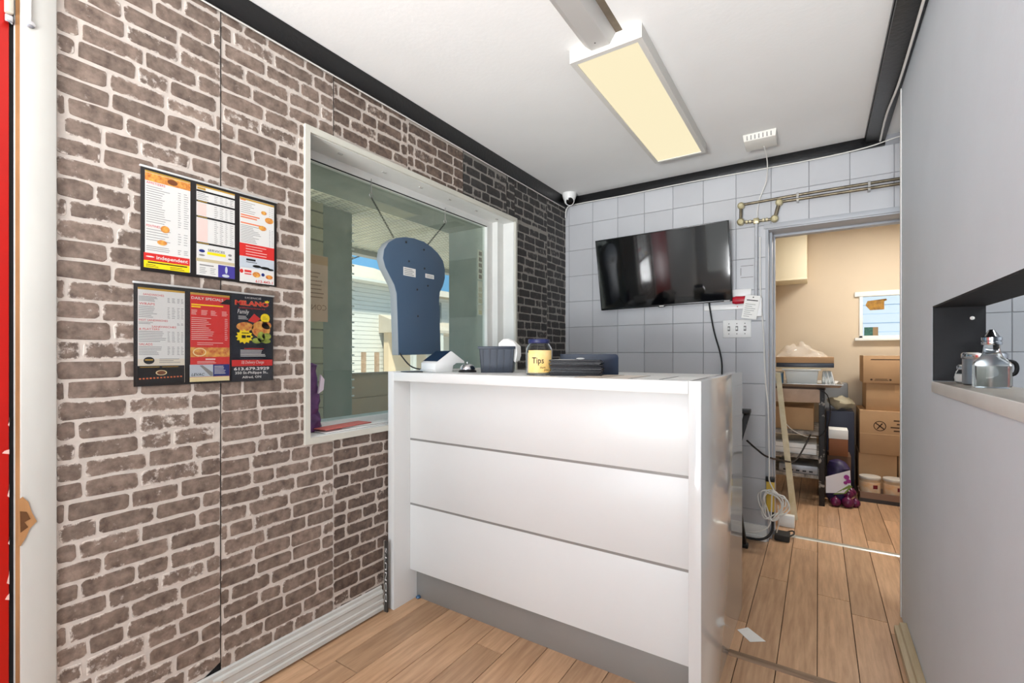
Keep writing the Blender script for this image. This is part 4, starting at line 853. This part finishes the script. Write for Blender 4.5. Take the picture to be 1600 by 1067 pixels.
MB().lathe([(.0225, .042), (.0235, .044), (.0235, .052), (.02, .057), (.006, .06)], (0, 0, 0), 24).build('lid', CHROME, t, False)
t = thing('steel_canister', 'steel lidded canister with black curved handle behind the cruet', 'canister', (2.11, 1.86, SZ))
MB().lathe([(.042, 0), (.046, .004), (.046, .075), (.045, .078)], (0, 0, 0), 28).build('body', mat('dull_steel', (176, 178, 182), .3, .9), t, False)
MB().lathe([(.0475, .076), (.049, .078), (.049, .09), (.046, .094), (.01, .096)], (0, 0, 0), 28).build('lid', CHROME, t, False)
MB().tube([(.045, -.0, .07), (.060, -.004, .066), (.065, -.004, .05), (.060, -.004, .034), (.045, 0, .03)], .005, 8).build('handle', BLACK, t, False)

# ------------------------------------------------------------------ beside the doorway: stand, coil, plank
t = thing('folding_stand', 'black folding stand with crossed legs behind the counter end', 'stand', (1.30, 3.2, 0))
MB().hexa([(1.30, 3.20, .0), (1.345, 3.20, .0), (1.345, 3.24, 0), (1.30, 3.24, 0)], [(1.18, 3.20, .84), (1.22, 3.20, .84), (1.22, 3.24, .84), (1.18, 3.24, .84)]).build('leg', BLACK, t, bevel=.004)
MB().hexa([(1.10, 3.25, .0), (1.14, 3.25, .0), (1.14, 3.28, 0), (1.10, 3.28, 0)], [(1.325, 3.25, .84), (1.36, 3.25, .84), (1.36, 3.28, .84), (1.325, 3.28, .84)]).build('leg', BLACK, t, bevel=.004)
B('top_bar', (1.15, 3.20, .83), (1.36, 3.285, .855), BLACK, t, .004); B('foot_pad', (1.297, 3.195, 0), (1.35, 3.245, .025), BLACK, t, .005)
cable('black cord sagging from the folding stand into the storage rack', [(1.34, 3.24, .66), (1.39, 3.3, .60), (1.44, 3.36, .55), (1.5, 3.65, .48), (1.56, 3.95, .42), (1.60, 4.2, .44), (1.66, 4.40, .56)], .006, CABLE_K)
t = thing('splitter_box', 'yellow plastic cable splitter box fixed low by the door frame', 'splitter', (1.46, 3.39, .2))
B('box', (1.435, 3.37, .20), (1.48, 3.395, .40), mat('yellow_plastic', (214, 178, 70), .45, var=.1), t, .004); B('dark_cap', (1.432, 3.365, .39), (1.483, 3.395, .42), BLACK, t, .003)
mb = MB(); pts = []
for k in range(60):
    a = 2*PI*k/11.3; rr = 1+.18*math.sin(k*1.7)
    pts.append((1.472+.062*rr*math.cos(a)+.02*math.sin(k*.31), 3.342+.012*math.sin(k*2.1), .255+.085*rr*math.sin(a)))
pts = [(1.452, 3.372, .44), (1.46, 3.36, .38)]+pts+[(1.46, 3.35, .14), (1.42, 3.33, .09), (1.36, 3.31, .07), (1.25, 3.3, .06)]
tag(mb.tube(pts, .0042, 7).build('cable_coil', CABLE_W), 'loose coil of white cable hanging in front of the yellow box', 'cable')
cable('white lead dropping from the coil to the adapter on the floor', [(1.50, 3.37, .25), (1.505, 3.40, .15), (1.49, 3.45, .06), (1.487, 3.47, .045)], .004, CABLE_W)
cable('thick black cord curving along the foot of the tiled wall', [(1.20, 3.33, .02), (1.32, 3.35, .016), (1.40, 3.35, .02), (1.45, 3.36, .05), (1.47, 3.38, .10), (1.468, 3.385, .20)], .008, CABLE_K)
t = thing('power_adapter', 'dusty black power adapter lying on the floor in the doorway', 'adapter', (1.50, 3.52, 0))
B('brick', (1.475, 3.44, .001), (1.56, 3.55, .04), mat('dusty_black', (52, 48, 44), .8, var=.3, scale=40), t, .006); MB().tube([(1.55, 3.5, .02), (1.58, 3.54, .03), (1.57, 3.6, .03), (1.53, 3.6, .012)], .005).build('lead', CABLE_K, t)
t = thing('leaning_plank', 'narrow cream painted plank leaning in the storage doorway', 'plank', (1.57, 3.95, 0))
MB().hexa([(1.548, 3.93, 0), (1.588, 3.95, 0), (1.588, 3.972, 0), (1.548, 3.952, 0)], [(1.462, 3.72, 1.07), (1.492, 3.73, 1.07), (1.492, 3.752, 1.07), (1.462, 3.742, 1.07)]).build('board', mat('cream_plank', (214, 204, 178), .7, col2=(190, 176, 138), scale=12), t)
tag(B('white_block', (1.475, 3.75, .25), (1.575, 3.80, .33), WPAINT, bevel=.003), 'white painted wooden block beside the leaning plank', 'block')
o = bpy.data.objects['white_block']; o.location.z = -.25

# ------------------------------------------------------------------ storage room
RACK = mat('chipped_black_paint', (24, 20, 20), .5, col2=(150, 144, 136), scale=16); 
nr = MATS['chipped_black_paint'].node_tree.nodes
for n_e in nr:
    if n_e.type == 'VALTORGB': n_e.color_ramp.elements[0].position = .36; n_e.color_ramp.elements[1].position = .40
t = thing('storage_rack', 'old wooden rack with chipped black legs and beige top rail', 'rack', (1.55, 4.75, 0))
for x in (1.30, 1.715):
    for y in (4.42, 5.05): B('leg', (x, y, 0), (x+.04, y+.04, .93), RACK, t, .002)
B('top_rail', (1.30, 4.415, .815), (1.722, 4.435, .918), mat('beige_rail', (186, 160, 140), .7, var=.15, scale=14), t, .002)
B('top_board', (1.29, 4.42, .918), (1.76, 5.1, .935), mat('dark_board_wood', (70, 54, 44), .7), t)
for z in (.235, .39, .58): B('shelf', (1.31, 4.43, z-.028), (1.75, 5.07, z), mat('worn_white_shelf', (170, 164, 156), .7, col2=(60, 54, 50), scale=22), t)
t = thing('sheet_pan', 'shallow steel sheet pan lying on the top of the rack', 'tray', (1.6, 4.72, .936))
mb = MB().lathe([(.62, 0), (.66, .022), (.67, .022), (.67, .026), (.655, .026), (.61, .004)], (0, 0, 0), 4, ph=PI/4); mb.v = [(x*.62+1.58, y*.7+4.72, z+.936) for x, y, z in mb.v]; mb.build('pan', STEEL, t, smooth=False)
t = thing('white_tub', 'translucent white plastic food tub on the steel pan', 'tub', (1.6, 4.6, .9405))
mb = MB(); mb.hexa([(1.50, 4.44, .9405), (1.70, 4.44, .9405), (1.70, 4.8, .9405), (1.50, 4.8, .9405)], [(1.48, 4.42, 1.07), (1.715, 4.42, 1.07), (1.715, 4.82, 1.07), (1.48, 4.82, 1.07)]); mb.build('tub_body', mat('milky_plastic', (214, 218, 216), .4), t, bevel=.012)
B('tub_rim', (1.462, 4.40, 1.066), (1.73, 4.84, 1.078), mat('milky_plastic'), t, .004)
t = thing('clear_container', 'clear plastic clamshell container beside the white tub', 'container', (1.77, 4.6, .9405))
CP = mat('clear_container_plastic', (226, 236, 242), .12, trans=.75, ior=1.15)
MB().hexa([(1.735, 4.47, .9405), (1.83, 4.47, .9405), (1.83, 4.75, .9405), (1.735, 4.75, .9405)], [(1.74, 4.49, 1.06), (1.80, 4.49, 1.06), (1.80, 4.72, 1.06), (1.74, 4.72, 1.06)]).build('shell', CP, t, bevel=.006)
for x in (1.745, 1.77, 1.798): MB().tube([(x, 4.488, 1.058), (x+.022, 4.469, .945)], .004, 6, 0).build('rib', PLAST, t)
t = thing('wooden_lid', 'thin pale board lying across the white tub', 'board', (1.58, 4.6, 1.0785)); B('board', (1.40, 4.41, 1.0785), (1.775, 4.86, 1.092), mat('pale_ply', (206, 192, 164), .7), t, .002)
t = thing('dark_tray', 'dark grey plastic tray wrapped in film above the board', 'tray', (1.62, 4.6, 1.0925)); B('tray', (1.42, 4.42, 1.0925), (1.815, 4.86, 1.128), mat('dark_grey_tray', (70, 76, 88), .35, var=.3, scale=20), t, .004)
t = thing('flat_carton', 'flat brown carton lying on the dark tray', 'carton', (1.6, 4.62, 1.1285)); B('carton', (1.40, 4.42, 1.1285), (1.815, 4.85, 1.175), CARD, t, .002)
t = thing('plastic_bag', 'crumpled clear plastic bag heaped on the flat carton', 'bag', (1.55, 4.62, 1.176))
n1, n2 = 26, 20; vs = []
for i in range(n1+1):
    for j in range(n2+1):
        u, v = i/n1, j/n2; e = math.sin(PI*u)**.6*math.sin(PI*v)**.6
        h = .13*e*(.55+.5*abs(math.sin(5*u+3*v))+.25*math.sin(11*u-7*v)+.15*math.sin(23*u+17*v))*(1.15-.75*u)
        vs.append((1.41+.37*u, 4.43+.4*v+.01*math.sin(9*u), 1.176+max(.001, h)))
mb = MB().add(vs, [(i*(n2+1)+j, (i+1)*(n2+1)+j, (i+1)*(n2+1)+j+1, i*(n2+1)+j+1) for i in range(n1) for j in range(n2)])
mb.build('film', mat('crinkled_film', (240, 234, 224), .12, alpha=.3, bump=.8, scale=18, bscale=34, var=.05), t)
t = thing('blue_tub', 'small blue labelled tub on the steel pan beside the white tub', 'tub', (1.44, 4.55, .9405)); MB().lathe([(.04, 0), (.045, .004), (.045, .1), (.042, .104)], (1.425, 4.5, .9405), 20).build('tub', mat('blue_tub_plastic', (110, 150, 186), .4), t)
MB().lathe([(.047, .1), (.047, .112), (.04, .114)], (1.425, 4.5, .9405), 20).build('lid', PLAST, t)
# rack contents
t = thing('brown_carton', 'brown carton pushed back on the upper rack shelf', 'carton', (1.5, 4.7, .5805)); B('carton', (1.36, 4.5, .5805), (1.68, 5.0, .76), CARD, t, .003)
t = thing('white_case', 'white flat appliance case on the middle rack shelf', 'case', (1.55, 4.6, .3905)); B('case', (1.36, 4.45, .3905), (1.70, 4.9, .475), PLAST, t, .006); B('lid_seam', (1.359, 4.449, .435), (1.701, 4.46, .438), mat('seam_grey', (120, 118, 114), .6), t)
t = thing('video_recorder', 'grey video recorder box on the lowest rack shelf', 'recorder', (1.6, 4.6, .2355)); B('case', (1.44, 4.44, .2355), (1.71, 4.8, .30), mat('grey_metal_case', (150, 152, 156), .4, .5), t, .004)
mb = MB()
for i in range(5): mb.box((1.47+i*.045, 4.438, .25), (1.495+i*.045, 4.441, .262))
mb.build('port', BLACK, t)
t = thing('juice_carton', 'open white and brown carton standing right of the rack leg', 'carton', (1.87, 4.75, .0)); B('lower_carton', (1.775, 4.70, .0), (1.935, 4.93, .36), mat('dark_card', (96, 68, 48), .8), t, .003)
B('brown_print', (1.785, 4.69, .36), (1.915, 4.87, .50), mat('brown_print', (130, 78, 44), .6), t, .003); B('white_top', (1.784, 4.689, .50), (1.916, 4.871, .575), PAPER, t, .003)
t = thing('black_crate', 'dark blue crate with film on top behind the white carton', 'crate', (1.86, 5.1, 0)); B('crate', (1.77, 4.95, 0), (1.97, 5.3, .70), mat('dark_crate', (40, 44, 60), .5), t, .006)
mb = MB().sphere((1.88, 5.07, .768), .09, 14, 8, (1.1, 1, .62)); mb.v = [(x+.012*math.sin(60*z+30*y), y+.012*math.sin(50*x), z+.01*math.sin(70*x+40*y)) for x, y, z in mb.v]
tag(mb.build('film_bundle', mat('crinkled_film_thick', (206, 196, 168), .2, alpha=.7, var=.2, scale=20)), 'bunched clear film bundle on the dark crate', 'film')
t = thing('grey_bin', 'grey plastic bin leaning behind the rack top', 'bin', (1.83, 5.2, 0)); MB().hexa([(1.76, 5.32, 0), (1.96, 5.32, 0), (1.96, 5.46, 0), (1.76, 5.46, 0)], [(1.74, 5.30, .93), (1.94, 5.30, .93), (1.94, 5.46, .93), (1.74, 5.46, .93)]).build('bin', mat('grey_bin', (128, 130, 132), .5), t, bevel=.01)
cable('thin black cord looping down the rack leg', [(1.70, 4.40, .93), (1.77, 4.40, .88), (1.79, 4.40, .75), (1.77, 4.40, .62), (1.72, 4.405, .55)], .004, CABLE_K)
cable('thin white wire sagging across the rack shelves', [(1.45, 4.41, .70), (1.52, 4.405, .60), (1.62, 4.405, .545), (1.70, 4.405, .54)], .003, CABLE_W)
# onions
t = thing('onion_bag', 'purple net bag of red onions with white label on the floor', 'bag', (1.83, 4.58, 0))
mb = MB().lathe([(.06, .02), (.085, .06), (.082, .14), (.075, .22), (.08, .29), (.055, .335), (.02, .35)], (1.845, 4.585, 0), 18, sx=.98, sy=.9); mb.v = [(x+.006*math.sin(40*z+20*y), y+.006*math.sin(60*z+30*x), z) for x, y, z in mb.v]
mb.build('net_bag', mat('dark_purple_net', (54, 40, 84), .5, col2=(30, 24, 52), scale=26), t)
MB().prism([(1.762, 4.497, .09), (1.89, 4.497, .11), (1.925, 4.51, .17), (1.92, 4.505, .29), (1.762, 4.497, .22)], (0, .004, 0)).build('white_label', mat('bag_label', (226, 222, 226), .5), t)
MB().prism([(1.81, 4.4955, .085), (1.89, 4.4955, .105), (1.935, 4.508, .165), (1.915, 4.505, .175), (1.84, 4.4955, .112)], (0, .004, 0)).build('green_band', mat('bag_green', (110, 130, 50), .5), t)
mb = MB()
for x, z, r in ((1.897, .235, .018), (1.91, .205, .016), (1.89, .19, .013)): mb.lathe([(r, 0), (r, .003)], (x, 4.497, z), 14, (0, -1, 0))
mb.build('purple_print', mat('bag_purple', (150, 40, 130), .5), t)
ON = mat('red_onion_skin', (104, 26, 72), .3, col2=(70, 14, 46), scale=20, stretch=(3, 3, .4))
for x, y, r in ((1.825, 4.475, .037), (1.905, 4.49, .042), (1.955, 4.535, .034), (1.88, 4.57, .04), (1.93, 4.60, .036), (1.91, 4.535, .036)):
    z = r*.95 + (.062 if r == .036 else 0)
    MB().lathe([(.004, -r*.95), (r*.6, -r*.8), (r*.95, -r*.35), (r, 0), (r*.88, r*.5), (r*.5, r*.85), (.006, r*1.1), (.003, r*1.3)], (x, y, z), 16).build('onion', ON, t)
# cartons
def carton(label, a, b, deco=None):
    t = thing('carton', label, 'carton', ((a[0]+b[0])/2, (a[1]+b[1])/2, a[2])); o = B('carton_body', a, b, CARD, t, .003)
    return t
CF = lambda y: Fr((0, y, 0), (1, 0, 0), (0, 0, 1))
INK = mat('carton_ink', (70, 48, 34), .8); INK2 = mat('carton_tape', (206, 164, 118), .35)
t = carton('plain carton at the foot of the carton stack', (2.0, 4.96, 0), (2.255, 5.36, .362))
t = carton('plain carton beside the foot carton of the stack', (2.265, 4.965, 0), (2.55, 5.36, .362))
t = carton('large carton printed with a crossed circle in the stack', (2.005, 4.93, .3635), (2.56, 5.38, .726))
f = CF(4.93); mb = MB(); cx_, cz_ = 2.14, .60
for k in range(28):
    a, b = 2*PI*k/28, 2*PI*(k+1)/28; f.poly(mb, [(cx_+.042*math.cos(a), cz_+.042*math.sin(a)), (cx_+.042*math.cos(b), cz_+.042*math.sin(b)), (cx_+.036*math.cos(b), cz_+.036*math.sin(b)), (cx_+.036*math.cos(a), cz_+.036*math.sin(a))], 0, .0006)
f.poly(mb, [(cx_-.03, cz_+.02), (cx_-.024, cz_+.027), (cx_+.03, cz_-.02), (cx_+.024, cz_-.027)], 0, .0006); f.poly(mb, [(cx_-.022, cz_-.025), (cx_-.015, cz_-.028), (cx_+.022, cz_+.022), (cx_+.012, cz_+.024)], 0, .0006)
for i, (a, b) in enumerate(((.23, .42), (.25, .40), (.21, .43), (.23, .41))): f.box(mb, 2.0+a, .645-i*.028, 2.0+b, .655-i*.028, 0, .0006)
mb.build('printed_symbol', INK, t); mb = MB(); f.box(mb, 2.006, .528, 2.56, .534, 0, .001); mb.build('flap_seam', mat('seam_light', (206, 170, 130), .8), t)
t = carton('plain taped carton second from the stack top', (2.05, 4.96, .7265), (2.52, 5.36, .955)); mb = MB(); CF(4.96).box(mb, 2.24, .88, 2.30, .94, 0, .0006); mb.build('tape_patch', INK2, t)
t = carton('carton with two printed dots topmost of the stack', (2.03, 4.94, .9555), (2.52, 5.36, 1.185)); f = CF(4.94); mb = MB(); f.disc(mb, 2.085, .985, .008, 0, .0006); f.disc(mb, 2.21, .985, .008, 0, .0006)
f.box(mb, 2.11, .988, 2.19, .992, 0, .0006); f.box(mb, 2.105, .978, 2.195, .982, 0, .0006); f.box(mb, 2.08, 1.15, 2.5, 1.157, 0, .0006); mb.build('print', INK, t)
MB().prism([(2.03, 4.94, 1.1855), (2.5, 4.94, 1.1855), (2.5, 5.36, 1.1855), (2.03, 5.36, 1.1855)], (0, 0, .004)).build('pale_flap', mat('pale_card', (226, 206, 176), .8), t)
t = thing('cardboard_tray', 'low cardboard tray holding plastic tubs on the storage floor', 'tray', (2.2, 4.84, 0))
mb = MB().box((1.99, 4.745, 0), (2.46, 4.93, .006)).box((1.99, 4.745, 0), (2.46, 4.751, .08)).box((1.99, 4.924, 0), (2.46, 4.93, .08)).box((1.99, 4.745, 0), (1.996, 4.93, .08)).box((2.454, 4.745, 0), (2.46, 4.93, .08)); mb.build('tray', mat('grey_brown_card', (140, 112, 94), .8), t)
B('dark_foot', (1.989, 4.744, 0), (2.461, 4.7455, .03), mat('dark_print_band', (62, 58, 58), .7), t)
for i, x in enumerate((2.068, 2.222, 2.376)):
    t = thing('plastic_tub', 'clear lidded tub with orange label, %s in the cardboard tray' % ('nearest the onion bag', 'middle one', 'far one')[i], 'tub', (x, 4.838, .0065), group='tubs in the cardboard tray')
    MB().lathe([(.062, 0), (.066, .004), (.07, .17), (.066, .175)], (0, 0, 0), 24).build('tub_body', mat('milky_clear', (214, 190, 160), .25, col2=(190, 160, 128), scale=12), t, False)
    MB().lathe([(.0685, .05), (.0715, .15)], (0, 0, 0), 24).build('label', mat('orange_tub_label', (240, 190, 130), .5, col2=(238, 222, 200), scale=16), t, False)
    MB().lathe([(.072, .17), (.0735, .172), (.0735, .186), (.071, .19), (.05, .192)], (0, 0, 0), 24).build('lid', mat('clear_lid', (206, 200, 190), .2), t, False)
    MB().hexa([(.015, -.0735, .10), (.045, -.06, .10), (.045, -.058, .10), (.015, -.071, .10)], [(.015, -.0745, .13), (.045, -.061, .13), (.045, -.058, .13), (.015, -.072, .13)]).build('red_patch', mat('dark_red_print', (120, 30, 40), .5), t, False)
# wall cabinet, window, lamp
t = thing('wall_cabinet', 'cream boxed cabinet high on the storage wall', 'cabinet', (1.3, 5.3, 1.9)); B('cabinet_box', (.91, 5.13, 1.90), (1.622, 5.498, 2.44), mat('cream_cabinet', (234, 222, 192), .6), t, .004); B('bottom_edge', (.91, 5.126, 1.896), (1.625, 5.14, 1.912), mat('cream_cabinet'), t, .002)
w3 = bpy.data.objects.new('window_4', None); COL.objects.link(w3); w3.location = (2.38, 5.5, 1.36); struct(w3)
mb = MB()
for a, b in (((2.035, 5.485, 1.35), (2.062, 5.56, 1.77)), ((2.70, 5.485, 1.35), (2.725, 5.56, 1.77)), ((2.0, 5.48, 1.74), (2.75, 5.56, 1.785)), ((2.035, 5.485, 1.35), (2.725, 5.56, 1.372))): mb.box(a, b)
mb.build('window_frame', WPAINT, w3, bevel=.003); B('window_sill', (2.0, 5.45, 1.325), (2.75, 5.55, 1.352), WPAINT, w3, .004)
B('pane', (2.06, 5.54, 1.37), (2.70, 5.544, 1.745), glass_pane('storage_glass', (240, 246, 250), .03, .02), w3)
t = thing('window_card', 'torn brown paper card stuck to the storage window', 'card', (2.17, 5.538, 1.62)); MB().prism([(2.085, 5.538, 1.66), (2.10, 5.538, 1.70), (2.24, 5.538, 1.715), (2.245, 5.538, 1.70), (2.225, 5.538, 1.69), (2.225, 5.538, 1.615), (2.12, 5.538, 1.612)], (0, -.002, 0)).build('card', mat('amber_card', (176, 128, 40), .6, col2=(120, 84, 30), scale=30), t)
t = thing('window_card', 'small green and brown picture card on the storage window sill', 'card', (2.13, 5.535, 1.373)); B('green_half', (2.075, 5.53, 1.373), (2.14, 5.533, 1.452), mat('green_print', (60, 110, 96), .6, col2=(30, 60, 56), scale=50), t); B('brown_half', (2.14, 5.53, 1.373), (2.18, 5.533, 1.452), mat('brown_card', (140, 116, 86), .7), t)
t = thing('neighbour_wall', 'pale blue grey siding of the building behind the storage window', 'wall', (3.5, 8.5, -.3))
for i in range(24): B('siding_board', (1.0, 8.5-.004*(i % 2), -.3+i*.13), (6.5, 8.52, -.174+i*.13), mat('pale_siding', (206, 206, 206), .6), t)
